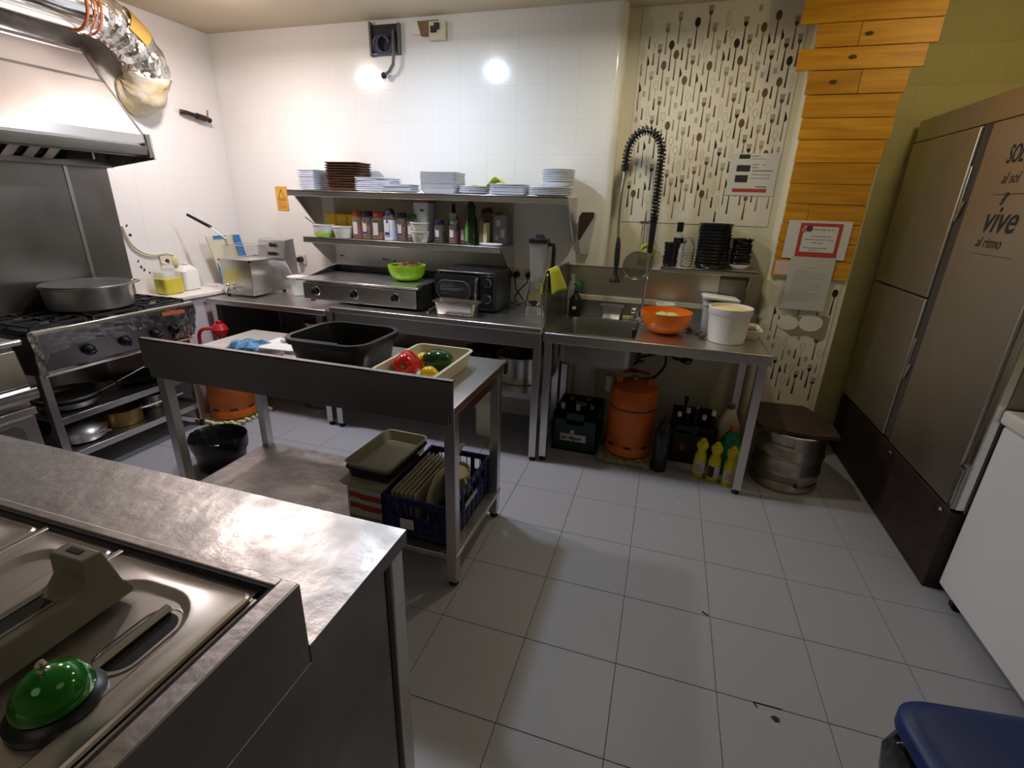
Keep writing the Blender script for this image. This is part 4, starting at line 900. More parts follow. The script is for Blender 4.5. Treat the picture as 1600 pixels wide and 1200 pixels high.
for z in (1.065, .965):
    k = part('dial', MB().tube([(-1.057, 2.905, z), (-1.057, 2.885, z)], .021, 18), 'black_plastic', t)
    part('dial_ring', MB().tube([(-1.057 + .025 * math.cos(a), 2.902, z + .025 * math.sin(a)) for a in [2 * PI * i / 20 for i in range(20)]], .004, 6, closed=True), 'chrome', k)
part('top_trim', MB().box(-1.40, -1.03, 2.914, 2.922, 1.118, 1.126), 'steel_dark', t, .002)
for x in (-1.39, -1.04):
    for y in (2.95, 3.22): part('foot', MB().lathe([(.014, .876), (.014, .888)], (x, y, 0), 8), 'rubber', t)
# steel food pan in front of the microwave
t = thing('steel_food_pan', 'empty rectangular steel pan in front of the black microwave', 'food pan', (-1.2, 2.80, .876))
part('pan', tray_mb(.138, .062, .085, .03, .016, .002, .014, .003, (-1.212, 2.792, .8765)), 'steel_light', t)
# blender
t = thing('blender', 'steel jug blender with black lid on the counter beside the sink', 'blender', (-.765, 3.03, .876))
part('base', MB().loft([(.066, .066, .02, 0), (.068, .068, .02, .006), (.056, .056, .02, .12), (.046, .046, .015, .165)], (-.762, 3.03, .877)), 'chrome', t)
part('collar', MB().loft([(.044, .044, .012, .165), (.042, .042, .012, .205)], (-.762, 3.03, .877)), 'steel_light', t)
k = part('dial', MB().tube([(-.762, 2.972, .955), (-.762, 2.95, .958)], .018, 16), 'black_plastic', t)
part('jug', MB().loft([(.040, .040, .012, .205), (.052, .052, .014, .44), (.050, .050, .013, .44), (.038, .038, .011, .212)], (-.762, 3.03, .877)), 'jug_grey', t)
part('blade_unit', MB().lathe([(.03, .205), (.032, .225), (.01, .24), (.002, .245)], (-.762, 3.03, .877), 12), 'steel_dark', t)
part('jug_handle', MB().tube([(-.705, 3.03, 1.31), (-.672, 3.03, 1.31), (-.668, 3.03, 1.28), (-.672, 3.03, 1.10), (-.712, 3.03, 1.085)], .013, 8), 'black_plastic', t)
part('lid', MB().loft([(.056, .056, .014, .44), (.058, .058, .014, .462), (.03, .03, .01, .470), (.024, .024, .008, .49)], (-.762, 3.03, .877)), 'black_plastic', t)

# things below the counters
t = thing('stock_pot', 'large steel stock pot on the shelf under the long counter', 'pot', (-.86, 2.95, .446))
part('body', MB().lathe(pot_prof(.15, .15, .17, .003), (-.84, 2.96, .446), 32), 'steel_light', t)
part('lid', MB().lathe([(.155, .170), (.156, .176), (.10, .19), (.002, .196)], (-.84, 2.96, .446), 32), 'steel_dark', t)
part('handle', MB().tube([(-.93, 2.83, .60), (-.945, 2.80, .605), (-.90, 2.79, .605), (-.885, 2.82, .60)], .006, 6), 'steel', t)
t = thing('dark_pot', 'dark pot lid and pan pushed behind the large steel stock pot', 'pot', (-1.10, 3.1, .446))
part('body', MB().lathe(pot_prof(.13, .135, .14, .004), (-1.14, 3.10, .446), 26), 'black_enamel', t)
part('handle', MB().bar((-1.10, 2.98, .575), (-1.02, 2.86, .60), .02, .01), 'black_plastic', t, .003)
t = thing('water_jug', 'pale yellow jug on the floor under the long counter', 'jug', (-1.05, 2.95, 0))
part('body', MB().loft([(.06, .06, .02, 0), (.068, .068, .025, .01), (.068, .068, .025, .24), (.03, .03, .02, .29), (.018, .018, .015, .31)], (-1.06, 2.95, .0)), 'plastic_cream', t)
part('cap', MB().lathe([(.02, .31), (.02, .33), (.002, .331)], (-1.06, 2.95, 0), 12), 'plastic_white', t)
t = thing('stacked_pots', 'stacked steel pots in the dark space under the left counter', 'pots', (-2.50, 3.05, 0))
part('lower_pot', MB().lathe(pot_prof(.17, .17, .30, .004, .006), (-2.47, 3.05, 0), 28), 'steel_dark', t)
part('middle_pot', MB().lathe(pot_prof(.13, .135, .20, .004, .006), (-2.47, 3.05, .30), 28), 'steel', t)
part('upper_pot', MB().lathe(pot_prof(.10, .105, .16, .004, .005), (-2.47, 3.05, .50), 28), 'steel_light', t)
t = thing('black_bucket', 'black container beside the pots under the left counter', 'bucket', (-2.76, 3.05, 0))
part('body', MB().lathe(pot_prof(.12, .13, .42, .004, .006), (-2.77, 3.08, 0), 24), 'black_matte', t)

# ------------------------------------------------------------------ butane cylinders
def cylinder(x, y, z, R, h, label, seg=36):
    t = thing('gas_cylinder', label, 'gas cylinder', (x, y, 0)); c = (x, y, z)
    part('body', MB().lathe([(R * .93, .03), (R, .05), (R, h * .52), (R * 1.005, h * .53), (R * 1.005, h * .80), (R * .93, h * .87), (R * .6, h * .93), (.03, h * .95), (.002, h * .95)], c, seg), 'orange_paint', t)
    part('base_ring', MB().lathe([(R * .96, 0), (R * 1.02, .008), (R * 1.02, .055), (R * .98, .065), (R * .95, .055), (R * .95, .004)], c, seg), 'orange_paint', t)
    part('dark_band', MB().lathe([(R * 1.004, h * .615), (R * 1.010, h * .618), (R * 1.010, h * .64), (R * 1.004, h * .643)], c, seg), 'brown_tray', t)
    bm_ = MB()
    for k in range(8):
        a = 2 * PI * k / 8; bm_.bar((x + R * .985 * math.cos(a - .16), y + R * .985 * math.sin(a - .16), z + .072), (x + R * .985 * math.cos(a + .16), y + R * .985 * math.sin(a + .16), z + .072), .01, .016)
    part('vent_slot', bm_, 'ink', t)
    for sgn in (-1, 1):
        part('handle_post', MB().bar((x + sgn * R * .62, y - R * .15, z + h * .88), (x + sgn * R * .66, y - R * .15, z + h * 1.0), .035, .012), 'orange_paint', t, .003)
    part('collar', MB().tube([(x + R * .64 * math.cos(a), y + R * .64 * math.sin(a) , z + h * 1.0) for a in [PI * .12 + PI * .76 * i / 8 for i in range(9)]], .010, 6), 'orange_paint', t)
    part('valve', MB().lathe([(.022, h * .94), (.022, h * 1.0), (.012, h * 1.01), (.012, h * 1.04), (.002, h * 1.04)], c, 12), 'brass', t)
    return t
cylinder(-2.905, 2.575, .035, .158, .50, 'orange gas cylinder on a knitted mat left of the prep table')
t = thing('gas_regulator', 'red gas regulator with bent hose left of the prep table', 'regulator', (-2.90, 2.57, .60))
part('cap', MB().lathe([(.03, .56), (.05, .585), (.055, .61), (.035, .645), (.018, .65), (.018, .668), (.002, .668)], (-2.91, 2.57, .05), 18), 'red_plastic', t)
part('hose', MB().tube(circ_path([(-2.94, 2.55, .665), (-2.99, 2.51, .665), (-3.02, 2.50, .63), (-3.03, 2.50, .56)], 4), .012, 8), 'red_plastic', t)
part('stem', MB().tube([(-2.91, 2.57, .55), (-2.91, 2.57, .62)], .02, 10), 'brass', t)
def mat_pad(x0, x1, y0, y1, h, mat, label, name, n=9):
    m = MB()
    for i in range(n):
        y = y0 + (y1 - y0) * i / (n - 1); m.tube([(x0 + (x1 - x0) * j / 14, y + .008 * math.sin(j * 1.7 + i), h * .5 + .006 * math.sin(j * 2.3 + i * 1.3)) for j in range(15)], h * .48, 6)
    return solo(name, m, mat, label, 'mat')
mat_pad(-3.08, -2.73, 2.39, 2.74, .032, 'cream_paper', 'crumpled knitted mat under the orange gas cylinder by the stove', 'floor_mat')

# waste bin with black bag
t = thing('waste_bin', 'low black oval waste bin lined with a black bag', 'bin', (-2.40, 1.95, 0))
part('bin', MB().lathe([(.155, 0), (.165, .01), (.195, .19), (.20, .192), (.20, .20), (.19, .20), (.16, .02), (.002, .015)], (-2.40, 1.975, 0), 28, .82, .70), 'black_plastic', t)
m = MB(); rb = random.Random(8); rr_ = []
for r, z in ((.198, .135), (.204, .17), (.207, .205), (.197, .213), (.185, .195), (.165, .13), (.12, .06), (.04, .05)):
    rr_.append([(-2.40 + .82 * (r + rb.uniform(-.006, .006)) * math.cos(2 * PI * k / 32), 1.975 + .70 * (r + rb.uniform(-.006, .006)) * math.sin(2 * PI * k / 32), z + rb.uniform(-.008, .008)) for k in range(32)])
part('bag', m.rings(rr_, cap0=False), 'black_bag', t)

# ================================================================== SINK UNIT
t = thing('sink_unit', 'steel sink table with deep basin and drainboard on four legs', 'sink', (-.02, 3.05, 0))
tp_ = MB(); bx0, bx1, by0, by1 = -.555, -.115, 2.765, 3.215
tp_.box(-.625, .585, 2.70, by0, .822, .838).box(-.625, .585, by1, 3.346, .822, .838).box(-.625, bx0, by0, by1, .822, .838).box(bx1, .585, by0, by1, .822, .838)
part('worktop', tp_, 'steel', t)
part('front_edge', MB().box(-.63, .59, 2.695, 2.71, .785, .843).box(.575, .59, 2.71, 3.346, .785, .843), 'steel', t, .003)
part('basin', MB().loft([(.21, .215, .07, -.20), (.226, .231, .075, -.18), (.226, .231, .06, 0), (.221, .226, .055, .001), (.219, .224, .055, -.005), (.214, .218, .065, -.175), (.195, .20, .06, -.192), (.02, .02, .01, -.196)], ((bx0 + bx1) / 2, (by0 + by1) / 2, .839), n=6), 'basin_steel', t)
for x, y in ((-.600, 2.73), (.553, 2.73), (-.600, 3.31), (.553, 3.31)): foot_leg(t, x, y, .822, .045)
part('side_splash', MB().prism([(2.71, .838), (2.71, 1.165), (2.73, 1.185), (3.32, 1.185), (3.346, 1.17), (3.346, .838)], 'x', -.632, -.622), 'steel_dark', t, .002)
part('back_splash', MB().box(-.62, .335, 3.338, 3.346, .975, 1.160), 'steel', t, .002)
part('splash_cap', MB().box(-.62, .335, 3.332, 3.347, 1.158, 1.164), 'steel_dark', t)
part('splash_ledge', MB().box(-.62, .44, 3.325, 3.347, .938, .972), 'plastic_beige', t, .004)
part('low_splash', MB().box(-.62, .585, 3.338, 3.346, .838, .938), 'basin_steel', t)
part('right_splash', MB().box(.335, .49, 3.340, 3.348, .938, 1.135), 'steel_dark', t, .002)
part('drain_pipe', MB().tube([(-.12, 3.19, .80), (-.115, 3.19, .60)], .035, 14), 'black_plastic', t)
part('waste_pipe', MB().tube(circ_path([(-.34, 2.98, .645), (-.34, 2.98, .60), (-.28, 3.06, .59), (-.14, 3.18, .61)], 5), .022, 10), 'black_plastic', t)
part('trap_cup', MB().lathe([(.032, .39), (.036, .395), (.036, .50), (.002, .505)], (-.25, 3.10, 0), 16), 'plastic_beige', t)
part('water_pipe', MB().tube([(-.56, 3.32, .80), (-.56, 3.32, .20)], .022, 10), 'plastic_beige', t)
hz = circ_path([(-.10, 3.2, .61), (.0, 3.25, .63), (.08, 3.32, .635), (.14, 3.40, .575), (.20, 3.42, .565)], 6)
part('supply_hose', MB().tube(hz, .011, 8).tube(circ_path([(.075, 3.32, .63), (.08, 3.28, .55), (.02, 3.22, .48), (-.06, 3.18, .47)], 6), .009, 8), 'black_plastic', t)
v_ = part('stop_valve', MB().tube([(.19, 3.40, .565), (.235, 3.46, .56)], .018, 10).tube([(.21, 3.42, .54), (.21, 3.42, .60)], .010, 8), 'dark_bronze', t)
part('valve_wheel', MB().tube([(.225 + .026 * math.cos(a), 3.40, .568 + .026 * math.sin(a)) for a in [2 * PI * i / 14 for i in range(14)]], .005, 6, closed=True), 'dark_bronze', v_)
# shelf on the right with black bowls
t = thing('small_wall_shelf', 'small steel wall shelf above the sink drainboard holding black dishes', 'shelf', (.25, 3.46, 1.2))
part('board', MB().box(-.03, .535, 3.25, 3.466, 1.187, 1.197).box(-.03, .535, 3.25, 3.258, 1.166, 1.197), 'steel', t, .002)
for x in (.03, .50): part('bracket', MB().prism([(3.27, 1.187), (3.466, 1.187), (3.466, .96 if x > .1 else 1.18), (3.44, .96 if x > .1 else 1.18)], 'x', x - .004, x + .004), 'steel', t)
QZ = 1.1975
def shelfstack(name, cat, r, h, n, dz, x, y, mat, grp, desc, seg=26, sides=True):
    stack(name, cat, rd_plate(r, h) if not sides else MB().lathe([(r * .7, 0), (r * .86, .004), (r, h - .002), (r, h), (r * .95, h), (r * .68, .006), (.001, .006)], seg=seg), mat, n, dz, (x, y, QZ), grp, desc, jit=.003, jr=.3)
shelfstack('black_bowl', 'bowl', .100, .030, 13, .0195, .262, 3.352, 'black_enamel', 'black bowls in the tall stack', 'the tall black bowl stack on the small shelf')
stack('black_dish', 'dish', sq_plate(.055, .055, .02, .02, .01), 'black_enamel', 9, .0165, (.428, 3.37, QZ + .031), 'small black dishes', 'the lower black dish stack above the white saucer', jr=.25)
solo('white_saucer', MB().lathe([(.03, 0), (.034, .004), (.058, .024), (.060, .026), (.060, .030), (.05, .030), (.002, .028)], (.428, 3.365, QZ), 24), 'plastic_white', 'white bowl under the smaller black dish stack', 'bowl')
shelfstack('black_cup', 'cup', .046, .034, 5, .027, .020, 3.335, 'black_enamel', 'black cups at the left end of the small shelf', 'the short black cup stack on the small shelf')
t = thing('glass_jar', 'clear glass jar with wire clip between black cups and black bowls', 'jar', (.118, 3.33, QZ))
part('glass', MB().lathe([(.030, 0), (.036, .005), (.040, .09), (.038, .14), (.026, .175), (.002, .18), (.002, .176), (.034, .13), (.034, .01), (.002, .006)], (.118, 3.33, QZ), 22), 'glass_clear', t)
rg2 = MB()
for k in range(5): rg2.tube([(.118 + .0395 * math.cos(a), 3.33 + .0395 * math.sin(a), QZ + .02 + k * .016) for a in [2 * PI * i / 16 for i in range(16)]], .002, 5, closed=True)
part('ribbing', rg2, 'steel_light', t, kind='stuff')
t = thing('small_glass', 'narrow clear glass beside the short black cup stack', 'glass', (.078, 3.30, QZ))
part('body', MB().lathe([(.014, 0), (.016, .004), (.018, .10), (.012, .12), (.010, .14), (.002, .14)], (.079, 3.30, QZ), 14), 'plastic_clear', t)
bottle(.055, 3.40, QZ, [(.032, 0), (.034, .005), (.034, .15), (.030, .175), (.016, .19), (.015, .22), (.002, .22)], 'plastic_clear', 'clear bottle with black cap and label behind the black cups', (.020, .205, .262), 'black_plastic', (.11, .17, .035), 'black_matte')

# pre-rinse tap
t = thing('spray_tap', 'tall black spring hose tap with spray head over the sink', 'tap', (-.115, 3.31, .838))
part('base', MB().lathe([(.024, .838), (.024, .846), (.018, .852), (.018, .90), (.002, .902)], (-.125, 3.305, 0), 16), 'chrome', t)
part('lever', MB().tube([(-.125, 3.31, .88), (-.16, 3.27, .90)], .008, 8).ball((-.165, 3.262, .905), .020, 12, 8), 'chrome', t)
part('spout', MB().tube([(-.125, 3.31, .86), (-.10, 3.26, .865), (-.085, 3.25, .845)], .010, 8), 'chrome', t)
part('riser_pipe', MB().tube([(-.115, 3.31, .88), (-.110, 3.31, 1.30)], .009, 10), 'steel', t)
part('sleeve', MB().tube([(-.110, 3.31, 1.27), (-.108, 3.31, 1.50)], [.016, .022], 12), 'black_plastic', t)
ax = [Vector((-.108, 3.31, 1.46 + .37 * i / 30)) for i in range(30)] + [Vector((-.208 + .10 * math.cos(a), 3.31 - .03 * (a / PI), 1.83 + .135 * math.sin(a))) for a in [PI * i / 30 for i in range(31)]] + [Vector((-.308 - .004 * i / 6, 3.28, 1.83 - .06 * i / 6)) for i in range(1, 7)]
part('inner_hose', MB().tube(ax, .011, 8), 'black_plastic', t)
L_ = [0]
for i in range(1, len(ax)): L_.append(L_[-1] + (ax[i] - ax[i - 1]).length)
def on_ax(s_):
    for i in range(1, len(ax)):
        if L_[i] >= s_: f = (s_ - L_[i - 1]) / (L_[i] - L_[i - 1] + 1e-9); return ax[i - 1].lerp(ax[i], f), (ax[i] - ax[i - 1]).normalized()
    return ax[-1], (ax[-1] - ax[-2]).normalized()
turns = 40; hp = []
for i in range(turns * 12):
    s_ = L_[-1] * i / (turns * 12 - 1); p, tn = on_ax(s_); a = 2 * PI * i / 12; u = Vector((0, 1, 0)); u = (u - tn * u.dot(tn)).normalized(); w_ = tn.cross(u)
    hp.append(p + (u * math.cos(a) + w_ * math.sin(a)) * .0235)
part('coil_spring', MB().tube(hp, .0040, 5), 'black_plastic', t)
part('collar', MB().tube([(-.312, 3.28, 1.775), (-.312, 3.28, 1.745)], .024, 14), 'black_plastic', t)
part('hanging_hose', MB().tube(circ_path([(-.312, 3.28, 1.75), (-.318, 3.26, 1.60), (-.315, 3.24, 1.45), (-.305, 3.22, 1.34)], 6), .0085, 8), 'steel_dark', t)
part('spray_grip', MB().tube([(-.305, 3.22, 1.36), (-.302, 3.21, 1.32), (-.300, 3.20, 1.24), (-.298, 3.19, 1.20), (-.298, 3.185, 1.165)], [.010, .016, .018, .016, .010], 12), 'black_plastic', t)
part('spray_head', MB().lathe([(.034, 1.092), (.034, 1.10), (.018, 1.125), (.012, 1.15), (.012, 1.17), (.002, 1.17)], (-.298, 3.18, 0), 18), 'dark_bronze', t)
# hook rack and strainer
t = thing('hook_rack', 'thin wire hook rack on the wall behind the spray tap', 'rack', (-.16, 3.46, 1.42))
part('wire', MB().tube([(-.20, 3.462, 1.452), (-.12, 3.462, 1.455)], .003, 6).tube([(-.18, 3.46, 1.45), (-.18, 3.455, 1.28)], .0022, 5).tube([(-.165, 3.46, 1.45), (-.165, 3.455, 1.28)], .0022, 5), 'steel_dark', t)
part('plate', MB().box(-.135, -.125, 3.45, 3.466, 1.24, 1.455), 'plastic_white', t, .002)
t = thing('strainer', 'round fine mesh strainer hanging on the wall behind the spray head', 'strainer', (-.17, 3.32, 1.18))
part('mesh', MB().lathe([(.088, .0), (.082, .025), (.06, .05), (.03, .064), (.002, .068)], seg=28).xf(Matrix.Translation((-.175, 3.305, 1.187)) @ Matrix.Rotation(-PI / 2, 4, 'X')), 'mesh_steel', t)
part('rim', MB().tube([(-.175 + .09 * math.cos(a), 3.303, 1.187 + .09 * math.sin(a)) for a in [2 * PI * i / 30 for i in range(30)]], .004, 6, closed=True), 'steel', t)
part('handle', MB().tube([(-.175, 3.305, 1.277), (-.172, 3.455, 1.44)], .004, 6), 'steel', t)
part('hook', MB().tube([(-.235, 3.300, 1.12), (-.25, 3.295, 1.105)], .006, 6).tube([(-.11, 3.300, 1.12), (-.102, 3.295, 1.105)], .006, 6), 'steel_light', t)
t = thing('yellow_scourer', 'yellow cloth ring hanging behind the mesh strainer', 'cloth', (-.14, 3.45, 1.25))
part('ring', MB().tube([(-.135 + .038 * math.cos(a), 3.445, 1.265 + .042 * math.sin(a)) for a in [2 * PI * i / 20 for i in range(20)]], .012, 8, closed=True), 'lime_cloth', t)
part('fold', MB().lathe([(.03, 0), (.034, .01), (.02, .016), (.002, .018)], seg=14).xf(Matrix.Translation((-.135, 3.455, 1.262)) @ Matrix.Rotation(PI / 2, 4, 'X')), 'cream_paper', t)

# objects on the sink table
SK = .8385
def sheet_over(name, pts, mat, label, th=.004):
    nU, nV = len(pts), len(pts[0]); V = [p for r in pts for p in r]; F = [(i * nV + j, i * nV + j + 1, (i + 1) * nV + j + 1, (i + 1) * nV + j) for i in range(nU - 1) for j in range(nV - 1)]
    o = solo(name, MB().add(V, F), mat, label, 'cloth'); m = o.modifiers.new('thick', 'SOLIDIFY'); m.thickness = th; m.offset = 0; return o
sheet_over('dish_cloth', [[(-.627 + .0095 * math.cos(PI * j / 4), 2.72 + .23 * i / 8, 1.186 + .0095 * math.sin(PI * j / 4)) for j in range(5)] for i in range(9)], 'lime_cloth', 'lime green cloth fold over the top edge of the sink side panel', .003)
cl = [o for o in COL.objects if o.name == 'dish_cloth'][0]
for nm, x_, sg_ in (('front_flap', -.6160, 1), ('rear_flap', -.6380, -1)):
    V = []; F = []
    for i in range(11):
        for j in range(9):
            g = j / 8; f = i / 10
            V.append((x_ + sg_ * (.014 * g + .010 * math.sin(f * 7 + 1) * g), 2.72 + .23 * f + (.22 * f - .02) * g * (1 if sg_ > 0 else .1), 1.188 - (.125 + .035 * f) * g))
    for i in range(10):
        for j in range(8): a = i * 9 + j; F.append((a, a + 1, a + 10, a + 9))
    o = part(nm, MB().add(V, F), 'lime_cloth', cl); o.modifiers.new('thick', 'SOLIDIFY').thickness = .003
t = thing('spray_bottle', 'dark soap bottle with green trigger in the corner of the sink', 'bottle', (-.56, 3.27, SK))
part('body', MB().loft([(.036, .030, .015, 0), (.040, .034, .018, .01), (.040, .034, .018, .12), (.014, .014, .012, .155), (.014, .014, .012, .17)], (-.545, 3.24, SK)), 'black_enamel', t)
part('trigger', MB().prism([(-.565, 1.01), (-.53, 1.01), (-.515, 1.045), (-.53, 1.06), (-.57, 1.055), (-.555, 1.035)], 'y', 3.23, 3.25), 'bleach_green', t, .003)
part('bottle_label', MB().box(-.56, -.535, 3.203, 3.2055, .89, .91), 'plastic_white', t)
t = thing('clear_bottle', 'clear empty plastic bottle leaning behind the soap bottle in the sink corner', 'bottle', (-.585, 3.37, SK))
part('body', MB().lathe([(.03, 0), (.033, .01), (.033, .18), (.014, .23), (.014, .27), (.002, .27)], (-.585, 3.30, SK), 18), 'plastic_clear', t)
t = thing('steel_food_pan', 'small grey steel pan standing on the sink back ledge', 'food pan', (-.33, 3.33, SK))
part('pan', tray_mb(.068, .045, .09, .015, .012, .002, .008, .003, (-.305, 3.276, SK)), 'steel', t)
solo('sponge', MB().box(-.235, -.165, 3.28, 3.32, SK, SK + .02), 'cream_paper', 'pale yellow sponge behind the chrome lever of the sink tap', 'sponge', None, .005)
t = hemi(.040, 3.02, SK, .147, .130, 'orange_bowl', 'large orange plastic bowl of greens beside the sink basin', None, 'bowl')
m = MB()
for k in range(5): m.ball((.055 + .045 * math.cos(k * 1.3), 3.03 + .035 * math.sin(k * 1.3), SK + .088 + .004 * k), .042, 10, 6, 1, 1, .5)
part('cabbage_piece', m, 'cabbage', t)
t = thing('plastic_cup', 'white round plastic tub behind the orange bowl', 'tub', (.03, 3.25, SK))
part('body', MB().lathe(pot_prof(.045, .056, .135, .003), (.03, 3.23, SK), 24), 'plastic_white', t)
t = thing('white_bucket', 'white plastic bucket with yellow batter at the drainboard right end', 'bucket', (.375, 2.95, SK))
part('bucket', MB().lathe([(.094, 0), (.098, .004), (.110, .155), (.114, .157), (.116, .160), (.117, .195), (.113, .198), (.110, .197), (.094, .008), (.002, .006)], (.378, 2.95, SK), 40), 'plastic_white', t)
part('batter', MB().lathe([(.109, .175), (.10, .182), (.05, .188), (.002, .19)], (.378, 2.95, SK), 30), 'batter', t)
part('dripping', MB().add([(.378 + .1095 * math.cos(a), 2.95 + .1095 * math.sin(a), SK + z) for a in [.6 + .13 * i for i in range(14)] for z in (.165, .186 + .006 * math.sin(a * 5))], [(2 * i, 2 * i + 2, 2 * i + 3, 2 * i + 1) for i in range(13)]), 'batter', t)
t = thing('lidded_container', 'stacked translucent container with loose lid behind the white bucket', 'container', (.335, 3.25, SK))
part('body', MB().loft([(.085, .085, .02, 0), (.095, .095, .02, .17)], (.345, 3.22, SK)), 'china_grey', t)
part('lid', MB().loft([(.103, .103, .015, .0), (.105, .105, .015, .012), (.09, .09, .012, .018), (.002, .002, .001, .018)], (0, 0, 0)).xf(Matrix.Translation((.340, 3.215, SK + .192)) @ Matrix.Rotation(math.radians(4), 4, 'Y') @ Matrix.Rotation(math.radians(-3), 4, 'X')), 'plastic_white', t)
part('rim', MB().loft([(.100, .100, .018, .165), (.100, .100, .018, .180)], (.345, 3.22, SK)), 'china_white', t)
t = thing('meat_tray', 'white tray holding brown food at the far right of the drainboard', 'tray', (.50, 3.13, SK))
part('tray', tray_mb(.070, .105, .055, .02, .012, .003, .012, .004, (.500, 3.13, SK)), 'plastic_white', t)
m = MB()
for k in range(7): m.ball((.50 + .03 * math.cos(k * 2.1), 3.13 + .06 * math.sin(k * 1.7), SK + .042), .030, 9, 6, 1, 1, .6)
part('food_piece', m, 'meat', t, kind='stuff')
t = thing('scrubber', 'dark steel wool pieces between the orange bowl and the white bucket', 'scrubber', (.20, 3.05, SK))
for k, (x, y) in enumerate(((.19, 3.10), (.235, 3.06), (.255, 2.98))): part('piece', MB().ball((x, y, SK + .014), .022, 10, 6, 1.1, .9, .6), 'grey_plastic', t)

# ================================================================== UNDER THE SINK
mat_pad(-.26, .06, 2.83, 3.14, .036, 'tan_mat', 'tan slatted crate base under the orange gas cylinder below the sink', 'floor_mat')
cylinder(-.088, 3.00, .038, .148, .51, 'orange gas cylinder with dark band under the sink')
part('hose', MB().tube(circ_path([(-.09, 3.0, .58), (-.13, 2.97, .60), (-.10, 2.98, .64), (-.06, 3.1, .62)], 5), .010, 8), 'black_plastic', [o for o in COL.objects if o.name == 'gas_cylinder.001'][0])
t = thing('bottle_crate', 'dark green bottle crate with white lettering under the sink', 'crate', (-.43, 3.05, 0))
cb = MB(); x0, x1, y0, y1, z1 = -.58, -.285, 2.90, 3.25, .27
cb.box(x0, x1, y0, y0 + .012, 0, .19).box(x0, x1, y1 - .012, y1, 0, .19).box(x0, x0 + .012, y0, y1, 0, .19).box(x1 - .012, x1, y0, y1, 0, .19).box(x0, x1, y0, y1, 0, .012)
for (a, b) in ((x0, x0 + .09), (x1 - .09, x1)): cb.box(a, b, y0, y0 + .012, .19, z1).box(a, b, y1 - .012, y1, .19, z1)
cb.box(x0, x1, y0, y0 + .012, .225, z1).box(x0, x1, y1 - .012, y1, .225, z1).box(x0, x0 + .012, y0, y1, .19, z1).box(x1 - .012, x1, y0, y1, .19, z1)
part('body', cb, 'crate_green', t)
part('sign_plate', MB().box(-.525, -.355, y0 - .003, y0 - .0005, .075, .125), 'label_white', t)
part('lettering', text('San Miguel', .036, on_back(-.522, y0 - .0033, .088), shear=.35, bold=.0012, sx=.86), 'ink', t)
part('emblem', MB().prism([(-.46, .13), (-.435, .13), (-.432, .145), (-.447, .158), (-.462, .145)], 'y', y0 - .002, y0 - .0005), 'label_white', t)
bp_ = [(.028, 0), (.031, .006), (.031, .15), (.026, .18), (.012, .22), (.012, .29), (.014, .292), (.014, .30), (.002, .30)]
for k, (x, y) in enumerate(((-.53, 2.96), (-.43, 2.96), (-.34, 2.97), (-.49, 3.08), (-.38, 3.09))):
    bottle(x, y, .014, bp_, 'glass_dark', ['dark bottle with pale neck at the left front of the green crate', 'dark bottle with white neck in the middle of the green crate', 'dark bottle at the right front of the green crate', 'dark bottle in the back left of the green crate', 'dark bottle in the back right of the green crate'][k], (.0145, .262 if k < 2 else .285, .302), 'plastic_beige' if k < 2 else 'brass', seg=14)
solo('teal_rag', MB().add([(-.66 + .11 * i / 6, 2.93 + .02 * j + .01 * math.sin(i * 2), .005 + .13 * math.exp(-((i - 3) / 2.4) ** 2) * (1 - (j - 2) ** 2 / 9) + .008 * math.sin(i * 3 + j)) for i in range(7) for j in range(5)], [(i * 5 + j, i * 5 + j + 1, i * 5 + j + 6, i * 5 + j + 5) for i in range(6) for j in range(4)]), 'teal_cloth', 'teal rag on the floor left of the green crate', 'rag')
solo('black_drum', MB().lathe([(.046, 0), (.050, .008), (.050, .27), (.03, .32), (.016, .34), (.016, .36), (.002, .361)], (.118, 2.86, 0), 22), 'black_enamel', 'tall black bottle standing right of the orange cylinder under the sink', 'bottle')
t = thing('beverage_crate', 'dark brown beverage crate full of bottles under the sink', 'crate', (.32, 3.18, 0))
x0, x1, y0, y1, z1 = .175, .44, 3.00, 3.36, .255
cb = MB().box(x0, x1, y0, y0 + .012, 0, .20).box(x0, x1, y1 - .012, y1, 0, z1).box(x0, x0 + .012, y0, y1, 0, z1).box(x1 - .012, x1, y0, y1, 0, z1).box(x0, x1, y0, y1, 0, .012).box(x0, x1, y0, y0 + .012, .225, z1)
part('body', cb, 'crate_brown', t)
part('front_emblem', MB().box(.235, .265, y0 - .002, y0 - .0005, .085, .125), 'ink_red', t)
DZ = [('dark bottle lying with white cap at the left of the brown crate', 'plastic_white'), ('dark bottle with grey cap near the middle of the brown crate', 'china_grey'), ('bottle with olive label lying on the brown crate', 'teal_label'), ('bottle with pale lilac cap right of the olive labelled one', 'china_white'), ('dark bottle with white cap at the right of the brown crate', 'plastic_white'), ('dark bottle at the back left of the brown crate', 'black_plastic'), ('dark bottle at the back right of the brown crate', 'black_plastic')]
for k, (x, y) in enumerate(((.205, 3.05), (.255, 3.045), (.305, 3.045), (.355, 3.05), (.405, 3.05), (.24, 3.15), (.36, 3.15))):
    bottle(x, y, .014, [(r * .75, z * (1.0 + .12 * (k % 3))) for r, z in bp_], 'glass_dark', DZ[k][0], (.0135, (.285) * (1 + .12 * (k % 3)), .312 * (1 + .12 * (k % 3))), DZ[k][1], (.17, .24, .0235) if k == 2 else None, 'teal_label', seg=12)
